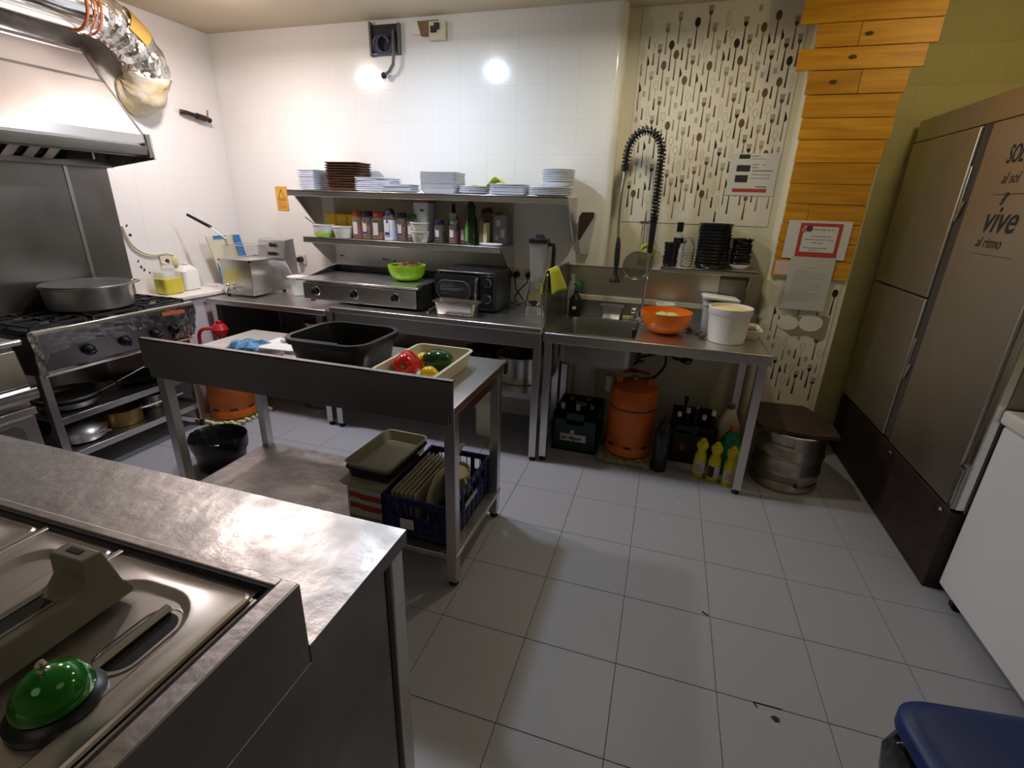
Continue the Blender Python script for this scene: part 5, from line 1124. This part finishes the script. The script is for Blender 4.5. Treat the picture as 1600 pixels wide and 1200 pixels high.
for k, (x, y) in enumerate(((.352, 2.86), (.432, 2.835), (.517, 2.808))):
    t = thing('bleach_bottle', ['leftmost yellow cleaner bottle with red printed label', 'middle yellow cleaner bottle with black and white label', 'rightmost yellow cleaner bottle beside the table leg'][k], 'bottle', (x, y, 0), 'yellow cleaner bottles under the sink')
    part('body', MB().lathe([(.034, 0), (.037, .006), (.037, .125), (.032, .155), (.024, .17), (.024, .18), (.034, .198), (.035, .215), (.028, .232), (.016, .238), (.002, .240)], (x, y, 0), 24), 'bleach_yellow', t)
    part('cap', MB().lathe([(.018, .236), (.018, .248), (.010, .256), (.002, .257)], (x, y, 0), 12), 'bleach_yellow', t)
    for nm, a0, a1, mt, z0, z1 in (('wrap_label', -2.7, -.4, 'label_white' if k != 1 else 'label_white', .035, .11), ('label_print', -2.3 if k != 1 else -2.7, -1.3 if k != 1 else -1.6, 'ink_red' if k != 1 else 'ink', .05 if k != 1 else .037, .098 if k != 1 else .108)):
        rr_ = .0375 if nm == 'wrap_label' else .0380
        if nm == 'label_print' and k != 1:
            mm = MB()
            for q in range(4):
                V = []; zq = z0 + q * .013
                for i in range(7): a = a0 + (a1 - a0) * i / 6; V += [(x + rr_ * math.cos(a), y + rr_ * math.sin(a), zq), (x + rr_ * math.cos(a), y + rr_ * math.sin(a), zq + .005)]
                mm.add(V, [(2 * i, 2 * i + 2, 2 * i + 3, 2 * i + 1) for i in range(6)])
            part(nm, mm, mt, t, kind='stuff'); continue
        V = []
        for i in range(9): a = a0 + (a1 - a0) * i / 8; V += [(x + rr_ * math.cos(a), y + rr_ * math.sin(a), z0), (x + rr_ * math.cos(a), y + rr_ * math.sin(a), z1)]
        part(nm, MB().add(V, [(2 * i, 2 * i + 2, 2 * i + 3, 2 * i + 1) for i in range(8)]), mt, t)
t = thing('green_jug', 'big green cleaner jug with orange cap behind the yellow bottles', 'jug', (.515, 2.97, 0))
part('body', MB().loft([(.055, .05, .03, 0), (.062, .055, .035, .01), (.062, .055, .035, .19), (.045, .04, .03, .25), (.018, .018, .015, .285), (.018, .018, .015, .295)], (.520, 2.97, 0), n=5), 'bleach_green', t)
part('cap', MB().lathe([(.022, .29), (.022, .32), (.002, .322)], (.520, 2.97, 0), 12), 'ink_orange', t)
part('neck_band', MB().lathe([(.047, .24), (.048, .245), (.046, .255)], (.520, 2.97, 0), 12), 'blue_band', t)
t = thing('white_jug', 'cloudy white jug with brown cap behind the green jug', 'jug', (.50, 3.2, 0))
part('body', MB().loft([(.06, .055, .03, 0), (.07, .06, .035, .01), (.07, .06, .035, .25), (.03, .03, .02, .34), (.02, .02, .015, .355)], (.515, 3.17, 0), n=5), 'plastic_beige', t)
part('cap', MB().lathe([(.024, .35), (.024, .38), (.002, .382)], (.515, 3.17, 0), 12), 'meat', t)
# keg with a board on top
t = thing('beer_keg', 'dull steel beer keg standing right of the sink table', 'keg', (.845, 3.0, 0)); R = .188
part('shell', MB().lathe([(R * .90, 0), (R * .97, .006), (R * .97, .045), (R * .93, .055), (R * .97, .065), (R * .97, .10), (R * 1.0, .108), (R * 1.0, .122), (R * .97, .13), (R * .965, .20), (R * 1.0, .208), (R * 1.0, .222), (R * .97, .23), (R * .96, .262), (R * .90, .285), (R * .5, .30), (.002, .30)], (.845, 3.0, 0), 48), 'keg_steel', t)
rimm = MB(); sg = 48
hole = lambda a: abs(((a + PI / 2 + .55 + PI) % (2 * PI)) - PI) < .38
V = []; F = []
for k in range(sg):
    a = 2 * PI * k / sg
    for r, z in ((.955, .27), (.965, .29), (.965, .328), (.965, .352), (.93, .358), (.93, .27)): V.append((.845 + R * r * math.cos(a), 3.0 + R * r * math.sin(a), z))
for k in range(sg):
    for j in range(5):
        if j == 1 and hole(2 * PI * (k + .5) / sg): continue
        a = k * 6 + j; b = ((k + 1) % sg) * 6 + j; F.append((a, b, b + 1, a + 1))
part('top_rim', MB().add(V, F), 'keg_steel', t)
m = MB()
for a in (-1.8,): m.lathe([(.012, 0), (.012, .004), (.002, .005)], seg=8).xf(Matrix.Translation((.845 + R * .97 * math.cos(-1.4), 3.0 + R * .97 * math.sin(-1.4), .058)) @ Matrix.Rotation(PI / 2, 4, 'X'))
part('dent_mark', m, 'ink', t)
o = solo('keg_board', MB().prism([(.625, 2.93), (.66, 3.28), (.95, 3.30), (1.0, 3.20), (1.05, 3.02), (1.045, 2.86), (.90, 2.83), (.65, 2.86)], 'z', .3595, .385), 'brown_board', 'dark brown board lying on top of the steel keg', 'board', None, .004)

# ================================================================== FRIDGE AND FREEZER ON THE RIGHT
FX = 1.265
t = thing('upright_fridge', 'tall two column steel fridge with dark skirt and faded lettering', 'fridge', (1.6, 2.93, 0))
part('cabinet', MB().box(FX + .045, 2.0, 2.202, 3.67, .36, 1.930), 'steel_dark', t, .004)
part('top_panel', MB().box(FX + .01, 2.0, 2.20, 3.665, 1.932, 2.045), 'steel_fridge', t, .004)
part('skirt', MB().box(1.268, 1.34, 2.20, 3.66, .0, .385), 'kick_brown', t, .004)
def fdoor(y0, y1, z0, z1): return part('door', MB().box(FX, FX + .042, y0, y1, z0, z1), 'steel_fridge', t, .006, segs=3)
fdoor(2.955, 3.655, 1.157, 1.926); fdoor(2.955, 3.655, .40, 1.148); d3 = fdoor(2.245, 2.862, .40, 1.926)
part('door_gap', MB().box(FX + .012, FX + .043, 2.866, 2.951, .40, 1.93), 'gap_grey', t)
for z0, z1 in ((1.52, 1.76), (.73, .95)):
    h = part('door_handle', MB().box(FX + .002, FX + .014, 2.930, 2.951, z0, z1), 'steel', t, .003)
    part('lock', MB().bar((FX + .003, 2.925, z0 + .02), (FX + .005, 2.905, z0 + .09), .010, .010), 'chrome', h, .002)
part('side_pillar', MB().box(FX + .01, FX + .043, 2.195, 2.24, .40, 1.926), 'steel_light', t, .004)
b = part('lower_hinge', MB().box(FX - .006, FX + .02, 2.20, 2.24, .40, .60), 'steel_dark', t, .004)
part('hinge_plate', MB().box(FX - .009, FX - .005, 2.205, 2.235, .42, .58), 'steel_light', b, .001)
for y in (2.81, 2.27): part('skirt_clip', MB().ball((1.265, y, .36), .012, 8, 6, .5, 1.3, .7), 'chrome', t)
part('lettering', text('SOL', .098, on_side(FX - .0008, 2.675, 1.752), shear=.22, bold=.001, sx=.62), 'ink', d3)
part('lettering', text('vive', .150, on_side(FX - .0008, 2.69, 1.487), shear=.30, bold=.0016, sx=.95), 'ink', d3)
part('accent_mark', MB().prism([(2.615, 1.592), (2.603, 1.592), (2.585, 1.622), (2.600, 1.628)], 'x', FX - .0014, FX - .0006), 'ink', d3)
part('faded_lettering', text('al sol', .060, on_side(FX - .0008, 2.66, 1.675), shear=.3, sx=.9), 'brown_board', d3)
part('faded_lettering', text('al ritmo', .062, on_side(FX - .0008, 2.69, 1.425), shear=.3, sx=.9), 'brown_board', d3)
part('ornament_line', MB().box(FX - .0014, FX - .0006, 2.48, 2.68, 1.631, 1.634).box(FX - .0014, FX - .0006, 2.41, 2.70, 1.395, 1.397), 'ink', d3)
part('ornament', MB().prism([(2.60, 1.632), (2.585, 1.642), (2.57, 1.632), (2.585, 1.622)], 'x', FX - .0018, FX - .0012), 'ink', d3)
t = thing('chest_freezer', 'plain white chest freezer at the right edge before the fridge', 'freezer', (1.65, 1.6, 0))
part('cabinet', MB().box(1.31, 1.95, 1.0, 2.185, .045, .80), 'white_enamel', t, .012, segs=3)
part('lid', MB().box(1.295, 1.96, .99, 2.19, .805, .862), 'plastic_white', t, .012, segs=3)
part('lid_seal', MB().box(1.32, 1.94, 1.01, 2.18, .797, .808), 'grey_plastic', t)
for y in (2.08, 1.10): part('caster', MB().tube([(1.34, y - .012, .024), (1.34, y + .012, .024)], .024, 14).box(1.33, 1.37, y - .01, y + .01, .03, .05), 'rubber', t)
t = thing('waste_bin', 'blue lidded waste bin with a black bag at the bottom right corner', 'bin', (.78, .66, 0))
part('lid', MB().loft([(.245, .235, .05, 0), (.262, .25, .06, .010), (.262, .25, .06, .030), (.255, .243, .058, .040), (.238, .226, .05, .046)], (0, 0, 0), n=6).xf(Matrix.Translation((.795, .64, .655)) @ Matrix.Rotation(math.radians(8), 4, 'Z')), 'blue_lid', t)
part('body', MB().loft([(.17, .16, .04, .0), (.235, .222, .05, .655)], (0, 0, 0), n=6).xf(Matrix.Translation((.795, .64, 0)) @ Matrix.Rotation(math.radians(8), 4, 'Z')), 'blue_crate', t)
rr_ = []
for hx, z in ((.238, .645), (.252, .64), (.262, .60), (.255, .53), (.235, .47)):
    rr_.append([(x + rb.uniform(-.006, .006), y + rb.uniform(-.006, .006), z + rb.uniform(-.012, .012)) for x, y in rrect(hx, hx * .95, .05, 6)])
part('bag', MB().rings(rr_, False, False).xf(Matrix.Translation((.795, .64, 0)) @ Matrix.Rotation(math.radians(8), 4, 'Z')), 'black_bag', t)

# ================================================================== PREP TABLE IN THE MIDDLE
t = thing('prep_table', 'steel prep table with upstand and low shelf in the middle of the room', 'table', (-1.41, 1.8, 0))
part('tabletop', MB().box(-2.165, -.668, 1.502, 2.13, .80, .835), 'steel', t, .003)
part('upstand', MB().box(-2.165, -.670, 1.494, 1.504, .805, .942).box(-2.165, -.670, 1.494, 1.516, .936, .943), 'steel_dark', t, .001)
part('upstand_end', MB().prism([(1.500, .80), (1.500, .94), (1.515, .94), (1.60, .835), (1.60, .80)], 'x', -2.170, -2.163), 'steel_dark', t)
part('front_apron', MB().box(-2.15, -.69, 1.50, 1.508, .762, .806), 'steel_dark', t, .001)
for x in (-.705, -2.15): part('end_rail', MB().box(x, x + .015, 1.56, 2.09, .74, .80), 'steel_dark', t)
part('rear_rail', MB().box(-2.1, -.72, 2.085, 2.095, .755, .80), 'steel_dark', t)
part('corner_cap', MB().box(-.672, -.660, 2.09, 2.128, .775, .832), 'black_plastic', t, .004)
for x in (-2.115, -.695):
    for y in (1.535, 2.055): foot_leg(t, x, y, .80, .044, 'steel', .025)
part('lower_shelf', MB().box(-2.14, -.67, 1.515, 2.08, .135, .160), 'steel_worn', t, .003)
# things on the table
TZ = .8355
t = thing('black_tub', 'large black plastic tub with wide rim on the prep table', 'tub', (-1.36, 1.83, TZ))
part('tub', tray_mb(.196, .176, .130, .085, .022, .003, .018, .022, (-1.362, 1.845, TZ)), 'black_plastic', t)
m = MB()
for k in range(22): m.box(-1.535 + k * .0125, -1.5295 + k * .0125, 1.652, 1.668, TZ + .1345, TZ + .1365)
part('rim_ribs', m, 'grey_plastic', t, kind='stuff')
t = thing('white_tray', 'cream plastic tray holding peppers at the right end of the prep table', 'tray', (-.93, 1.80, TZ))
part('tray', tray_mb(.132, .205, .075, .028, .012, .003, .010, .004, (-.925, 1.79, TZ)), 'plastic_cream', t)
def pepper(x, y, z, r, mat, label, ax, lobes=4, sz=1.25, name='bell_pepper', cat='pepper'):
    t = thing(name, label, cat, (x, y, z)); rr_ = []; n = 32; M_ = Matrix.Translation((x, y, z + r * .98)) @ ax
    for i in range(13):
        a = PI * i / 12; zz = -math.cos(a) * r * sz; rad = r * (math.sin(a) ** .72) * (1.0 + .12 * math.cos(a))
        if i in (0, 12): rad = .0015; zz *= .86
        if i in (1, 11): zz *= .97
        rr_.append([M_ @ Vector((rad * (1 + .065 * math.cos(lobes * th)) * math.cos(th), rad * (1 + .065 * math.cos(lobes * th)) * math.sin(th), zz)) for th in [2 * PI * k / n for k in range(n)]])
    part('fruit', MB().rings(rr_), mat, t)
    part('stem', MB().lathe([(.010, r * sz * .76), (.007, r * sz * .9), (.006, r * sz * 1.05), (.009, r * sz * 1.08), (.002, r * sz * 1.09)], seg=8).xf(M_), 'stem_green', t)
TT = TZ + .0035
pepper(-.985, 1.735, TT, .056, 'red_skin', 'shiny red bell pepper in the cream tray', Matrix.Rotation(math.radians(78), 4, (Vector((.9, .25, 0)))) @ Matrix.Rotation(.3, 4, 'Z'))
pepper(-.905, 1.87, TT, .047, 'green_skin', 'dark green bell pepper behind the red one in the cream tray', Matrix.Rotation(math.radians(86), 4, Vector((.1, 1, 0))), 3, 1.5)
t = thing('lemon', 'yellow lemon in front of the green pepper in the cream tray', 'lemon', (-.875, 1.715, TT))
part('fruit', MB().lathe([(.002, -.046), (.010, -.040), (.026, -.026), (.033, 0), (.026, .026), (.010, .040), (.002, .046)], seg=20).xf(Matrix.Translation((-.872, 1.718, TT + .034)) @ Matrix.Rotation(PI / 2, 4, 'Y') @ Matrix.Rotation(.4, 4, 'X')), 'yellow_skin', t)
t = thing('lemon', 'second lemon mostly hidden behind the red pepper', 'lemon', (-.98, 1.90, TT))
part('fruit', MB().lathe([(.002, -.046), (.010, -.040), (.026, -.026), (.033, 0), (.026, .026), (.010, .040), (.002, .046)], seg=20).xf(Matrix.Translation((-.985, 1.885, TT + .034)) @ Matrix.Rotation(PI / 2, 4, 'X')), 'yellow_skin', t)
for k, (x, y, zz) in enumerate(((-1.76, 1.92, 0), (-1.70, 2.03, .0155))):
    o = solo('cutting_board', MB().loft([(.115, .10, .02, 0), (.115, .10, .02, .015)], (x, y, TZ + zz)), 'board_white', ['white cutting board beside the blue cloth on the prep table', 'upper white cutting board behind the black tub on the prep table'][k], 'cutting board', None, .003)
    o.rotation_euler = (0, 0, .05)
cr_ = MB(); V = []; rc = random.Random(12)
for i in range(13):
    for j in range(9):
        a = i / 12; b = j / 8; e = min(a, 1 - a, b, 1 - b) * 2
        V.append((-2.00 + .17 * a + .012 * math.sin(j * 1.3), 1.73 + .15 * b + .05 * a + .012 * math.sin(i * 1.9), TZ + .003 + .030 * min(1, e * 2) + .016 * math.sin(i * 1.6 + j * .9) * e + rc.uniform(0, .004)))
o = solo('blue_cloth', MB().add(V, [(i * 9 + j, i * 9 + j + 1, i * 9 + j + 10, i * 9 + j + 9) for i in range(12) for j in range(8)]), 'blue_cloth', 'crumpled light blue cloth on the prep table', 'cloth')
o.modifiers.new('thick', 'SOLIDIFY').thickness = .003
solo('black_plate', MB().lathe([(.05, 0), (.065, .006), (.085, .016), (.087, .018), (.08, .018), (.06, .008), (.002, .008)], (-1.715, 1.725, TZ), 28), 'black_enamel', 'black round plate half hidden by the black tub', 'plate')
solo('paper_scrap', MB().prism([(-1.64, .847), (-1.60, .852), (-1.585, .885), (-1.60, .893), (-1.63, .872)], 'y', 1.64, 1.643), 'yellow_paper', 'pale yellow paper scrap in front of the black tub', 'paper')
t = thing('black_cleaver', 'grey knife lying on the white board behind the black tub', 'knife', (-1.66, 2.03, TZ + .031))
part('blade', MB().bar((-1.76, 2.065, TZ + .036), (-1.66, 2.03, TZ + .036), .035, .003), 'steel', t)
part('handle', MB().bar((-1.66, 2.03, TZ + .040), (-1.58, 2.01, TZ + .040), .022, .016), 'black_plastic', t, .003)
# things on the lower shelf
BZ = .1605
t = thing('blue_crate', 'dark blue perforated plastic crate on the prep table shelf', 'crate', (-.88, 1.81, BZ))
x0, x1, y0, y1, h = -1.045, -.722, 1.565, 2.055, .19; th = .010
cb = MB().box(x0, x1, y0, y1, BZ, BZ + .008)
def wall_grid(cb, ax, p, a0, a1):
    def bx(u0, u1, z0, z1):
        if ax == 'y': cb.box(u0, u1, p, p + th, z0, z1)
        else: cb.box(p, p + th, u0, u1, z0, z1)
    bx(a0, a1, BZ, BZ + .10); bx(a0, a1, BZ + h - .028, BZ + h)
    n = 5; w_ = (a1 - a0)
    for f0, f1 in ((0, .14), (.25, .31), (.69, .75), (.86, 1)): bx(a0 + f0 * w_, a0 + f1 * w_, BZ + .10, BZ + h - .028)
    for k in range(9): 
        u = a0 + w_ * (k + .5) / 9
        if ax == 'y': cb.box(u - .002, u + .002, p - .004 if p < 1.7 else p + th, p if p < 1.7 else p + th + .004, BZ, BZ + h)
        else: cb.box(p - .004 if p < -.9 else p + th, p if p < -.9 else p + th + .004, u - .002, u + .002, BZ, BZ + h)
    for z in (.03, .06, .09):
        if ax == 'y': cb.box(a0, a1, p - .003 if p < 1.7 else p + th, p if p < 1.7 else p + th + .003, BZ + z, BZ + z + .004)
        else: cb.box(p - .003 if p < -.9 else p + th, p if p < -.9 else p + th + .003, a0, a1, BZ + z, BZ + z + .004)
wall_grid(cb, 'y', y0, x0, x1); wall_grid(cb, 'y', y1 - th, x0, x1); wall_grid(cb, 'x', x0, y0, y1); wall_grid(cb, 'x', x1 - th, y0, y1)
part('crate_body', cb, 'blue_crate', t)
part('paper_label', MB().box(-.955, -.89, y0 - .0055, y0 - .0045, BZ + .045, BZ + .095), 'paper_white', t)
part('side_label', MB().box(x1 + .0045, x1 + .0055, 1.72, 1.86, BZ + .09, BZ + .115), 'paper_grey', t)
for k in range(6):
    solo('container_lid', MB().loft([(.0035, .19, .003, 0), (.0035, .19, .003, .175)], (-1.020 + k * .022, 1.80, BZ + .009)), 'plastic_beige', ['leftmost', 'second from the left', 'third from the left', 'fourth from the left', 'fifth from the left', 'rightmost'][k] + ' cream container lid standing in the blue crate', 'lid', 'cream lids standing in the blue crate')
t = thing('plastic_bag', 'folded cream plastic bag sticking up from the blue crate', 'bag', (-.86, 1.77, BZ + .01))
V = []; rp = random.Random(5)
for i in range(9):
    for j in range(9):
        g = j / 8; V.append((-.885 + .05 * g * g + .012 * math.sin(i * 1.2 + j * .5), 1.64 + .32 * i / 8 + .02 * math.sin(j), BZ + .012 + (.30 * g) * (1 - .35 * abs(i / 8 - .65)) + rp.uniform(-.004, .004)))
o = part('sheet', MB().add(V, [(i * 9 + j, i * 9 + j + 1, i * 9 + j + 10, i * 9 + j + 9) for i in range(8) for j in range(8)]), 'plastic_cream', t); o.modifiers.new('thick', 'SOLIDIFY').thickness = .004
t = thing('plastic_jug', 'cream measuring jug lying in the right half of the blue crate', 'jug', (-.79, 1.80, BZ + .01))
J = Matrix.Translation((-.790, 1.83, BZ + .165)) @ Matrix.Rotation(math.radians(18), 4, 'X')
part('body', MB().lathe([(.040, -.12), (.044, -.115), (.054, .06), (.058, .062), (.052, .062), (.040, -.11), (.002, -.11)], seg=24).xf(J), 'plastic_beige', t)
part('contents', MB().lathe([(.050, .045), (.048, .05), (.002, .052)], seg=24).xf(J), 'plastic_cream', t)
part('handle', MB().tube([(.05, 0, .05), (.075, -.01, .04), (.078, -.01, -.01), (.052, 0, -.04)], .006, 8).xf(J @ Matrix.Rotation(-.6, 4, 'Z')), 'plastic_beige', t)
t = thing('printed_box', 'white box with red printed bands left of the blue crate', 'box', (-1.17, 1.78, BZ))
part('carton', MB().box(-1.262, -1.062, 1.625, 1.93, BZ, BZ + .15), 'paper_grey', t, .003)
part('lid_sheet', MB().loft([(.125, .17, .02, 0), (.13, .175, .02, .012)], (-1.175, 1.80, BZ + .151)), 'plastic_beige', t)
m = MB()
for z in (.045, .10): m.prism([(-1.25, BZ + z), (-1.20, BZ + z), (-1.19, BZ + z - .008), (-1.10, BZ + z - .008), (-1.075, BZ + z - .004), (-1.08, BZ + z + .018), (-1.10, BZ + z + .022), (-1.19, BZ + z + .022), (-1.20, BZ + z + .028), (-1.25, BZ + z + .028)], 'y', 1.6235, 1.6245)
part('red_band', m, 'ink_red', t, kind='stuff')
for k, (mt, lb, zz) in enumerate((('black_plastic', 'black plastic tray under the cream one on the printed box', 0), ('plastic_beige', 'shallow cream plastic tray on top of the black tray', .028))):
    o = solo('plastic_tray', tray_mb(.118, .185, .055, .03, .016, .003, .006, .003, (-1.175, 1.85, BZ + .164 + zz)), mt, lb, 'tray'); o.rotation_euler = (0, 0, -.03)

# ================================================================== FRONT COUNTER WITH INSET PANS
t = thing('saladette_counter', 'worn steel refrigerated counter with inset pan lids in the foreground', 'counter', (-1.35, .3, 0))
part('flat_top', MB().box(-2.35, -.489, .4935, .822, .8335, .8355), 'steel_worn', t)
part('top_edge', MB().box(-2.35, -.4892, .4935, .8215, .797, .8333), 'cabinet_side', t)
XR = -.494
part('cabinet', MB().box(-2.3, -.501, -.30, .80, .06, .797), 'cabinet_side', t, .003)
part('side_door_edge', MB().box(-.504, -.4985, .742, .758, .03, .79), 'black_matte', t)
part('corner_post', MB().box(-.535, -.497, .765, .815, .03, .80), 'steel', t, .004)
part('foot', MB().lathe([(.018, 0), (.02, .03)], (-.52, .79, 0), 10), 'rubber', t)
RZ_ = .965
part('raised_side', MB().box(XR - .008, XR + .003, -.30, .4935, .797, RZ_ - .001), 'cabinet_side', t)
part('raised_back', MB().box(-2.35, XR, .486, .4935, .830, RZ_ - .001), 'steel', t)
part('side_seam', MB().box(-.504, -.4975, -.30, .80, .790, .797), 'black_matte', t)
part('side_seam', MB().box(-.4912, -.4902, -.30, .4925, .7965, .799), 'steel_light', t)
part('rim', MB().box(-.524, XR, -.30, .4945, RZ_ - .012, RZ_).box(-2.35, -.524, .478, .4945, RZ_ - .012, RZ_), 'steel_worn', t, .002)
part('gasket', MB().box(-.5305, -.5245, -.30, .473, RZ_ - .010, RZ_ - .002).box(-2.35, -.5245, .472, .478, RZ_ - .010, RZ_ - .002), 'rubber', t)
part('inner_channel', MB().box(-.548, -.5305, -.30, .472, RZ_ - .022, RZ_ - .014).box(-2.35, -.53, .456, .472, RZ_ - .022, RZ_ - .014).box(-.552, -.546, -.3, .472, RZ_ - .2, RZ_ - .014), 'steel_worn', t)
part('well', MB().box(-2.35, -.56, -.30, .46, RZ_ - .20, RZ_ - .19), 'steel_dark', t)
for xc in (-.838, -1.024): part('divider_bar', MB().box(xc - .006, xc + .006, -.30, .466, RZ_ - .016, RZ_ - .006), 'steel', t, .002)
def gn_lid(xc, yc, hx, hy, label, hole=True):
    t = thing('pan_lid', label, 'lid', (xc, yc, RZ_ - .012)); c = (xc, yc, RZ_ - .012)
    rx, ry = hx - .042, hy - .034
    L = [(hx, hy, .012, 0), (hx, hy, .012, .006), (hx - .003, hy - .003, .012, .009), (hx - .008, hy - .008, .010, .007), (rx + .010, ry + .010, .085, .007), (rx + .004, ry + .004, .08, .0095), (rx, ry, .075, .0085), (rx - .010, ry - .010, .065, -.001), (rx - .014, ry - .014, .06, -.002)]
    L = [(a, b, min(r, a * .9, b * .9), z) for a, b, r, z in L] + [(.02, .02, .01, -.002)]
    part('lid_sheet', MB().loft(L, c, n=8), 'steel_lid', t)
    if hole:
        hxx, hyy = xc + .055, yc + .155
        part('handle_recess', MB().loft([(.036, .062, .034, -.0005), (.031, .057, .03, .0012), (.029, .055, .028, -.0015)], (hxx, hyy, c[2] + .0), n=6), 'steel_dark', t)
        part('shaded_hollow', MB().loft([(.026, .050, .025, .0), (.026, .050, .025, .0006)], (hxx, hyy, c[2] - .0005), n=6), 'black_matte', t)  # black oval: handle hollow, with part of the bell's shadow put into its colour
        part('handle_bar', MB().tube([(hxx - .010, hyy - .055, c[2] + .006), (hxx - .010, hyy + .052, c[2] + .006)], .007, 8), 'steel', t)
    return t
gn_lid(-.690, .188, .142, .268, 'large steel pan lid under the green bell in the foreground')
gn_lid(-.931, .298, .086, .160, 'narrow steel pan lid under the tape dispenser', False)
gn_lid(-1.120, .298, .088, .160, 'narrow steel pan lid at the left picture edge', False)
gn_lid(-.931, -.03, .086, .150, 'narrow steel pan lid nearer the camera under the tape dispenser', False)
# tape dispenser
LIDZ = RZ_ - .012 + .0095
t = thing('tape_dispenser', 'grey plastic tape dispenser lying across the steel pan lids', 'tape dispenser', (-.755, .27, LIDZ))
pr = [(.400, 0), (.404, .006), (.400, .018), (.392, .030), (.378, .090), (.375, .095), (.350, .095), (.348, .09), (.346, .062), (.335, .050), (.325, .048), (.215, .048), (.195, .034), (.09, .030), (.06, 0)]
part('body', MB().prism([(y, LIDZ + z) for y, z in pr], 'x', -.786, -.722), 'tape_grey', t, .0025)
part('slot', MB().box(-.771, -.742, .225, .318, LIDZ + .044, LIDZ + .0484), 'black_matte', t)
part('slot_edge', MB().box(-.775, -.771, .22, .322, LIDZ + .044, LIDZ + .050).box(-.742, -.738, .22, .322, LIDZ + .044, LIDZ + .050), 'tape_grey', t)
part('cutter_slot', MB().box(-.768, -.742, .360, .368, LIDZ + .094, LIDZ + .0962), 'black_matte', t)
# bell
t = thing('counter_bell', 'green domed counter bell on a black base in the foreground', 'bell', (-.634, .243, LIDZ - .01)); bz = LIDZ - .0105; bc = (-.632, .240, bz)
part('base', MB().lathe([(.045, 0), (.049, .003), (.049, .012), (.042, .018), (.030, .021), (.002, .021)], bc, 40), 'black_plastic', t)
part('dome', MB().lathe([(.040, .022), (.0405, .024), (.038, .036), (.031, .049), (.020, .058), (.008, .0615), (.002, .062)], bc, 40), 'bell_green', t)
part('plunger', MB().lathe([(.006, .061), (.006, .065), (.0035, .066), (.0035, .070), (.0055, .071), (.006, .074), (.004, .077), (.001, .0775)], bc, 16), 'chrome', t)

# small scraps on the floor
solo('floor_debris', MB().prism([(.515, 1.325), (.525, 1.312), (.538, 1.314), (.540, 1.326), (.528, 1.331)], 'z', 0, .004), 'ink', 'dark crumb on the floor tiles near the bottom centre', 'debris')
solo('floor_debris', MB().bar((.467, 1.362, .002), (.556, 1.3635, .002), .0025, .002).bar((.468, 1.361, .002), (.478, 1.345, .002), .004, .002), 'ink', 'thin dark hooked scrap lying along a floor joint', 'debris')
solo('floor_debris', MB().prism([(.322, 1.718), (.334, 1.709), (.346, 1.704), (.347, 1.709), (.336, 1.714), (.326, 1.722)], 'z', 0, .003), 'ink', 'small dark scrap on the floor in front of the sink', 'debris')
solo('floor_debris', MB().prism([(.234, 2.498), (.246, 2.508), (.248, 2.503), (.240, 2.495)], 'z', 0, .003), 'plastic_white', 'tiny white scrap on the floor in front of the yellow bottles', 'debris')

for o in list(COL.objects):
    if '_org' in o: del o['_org']
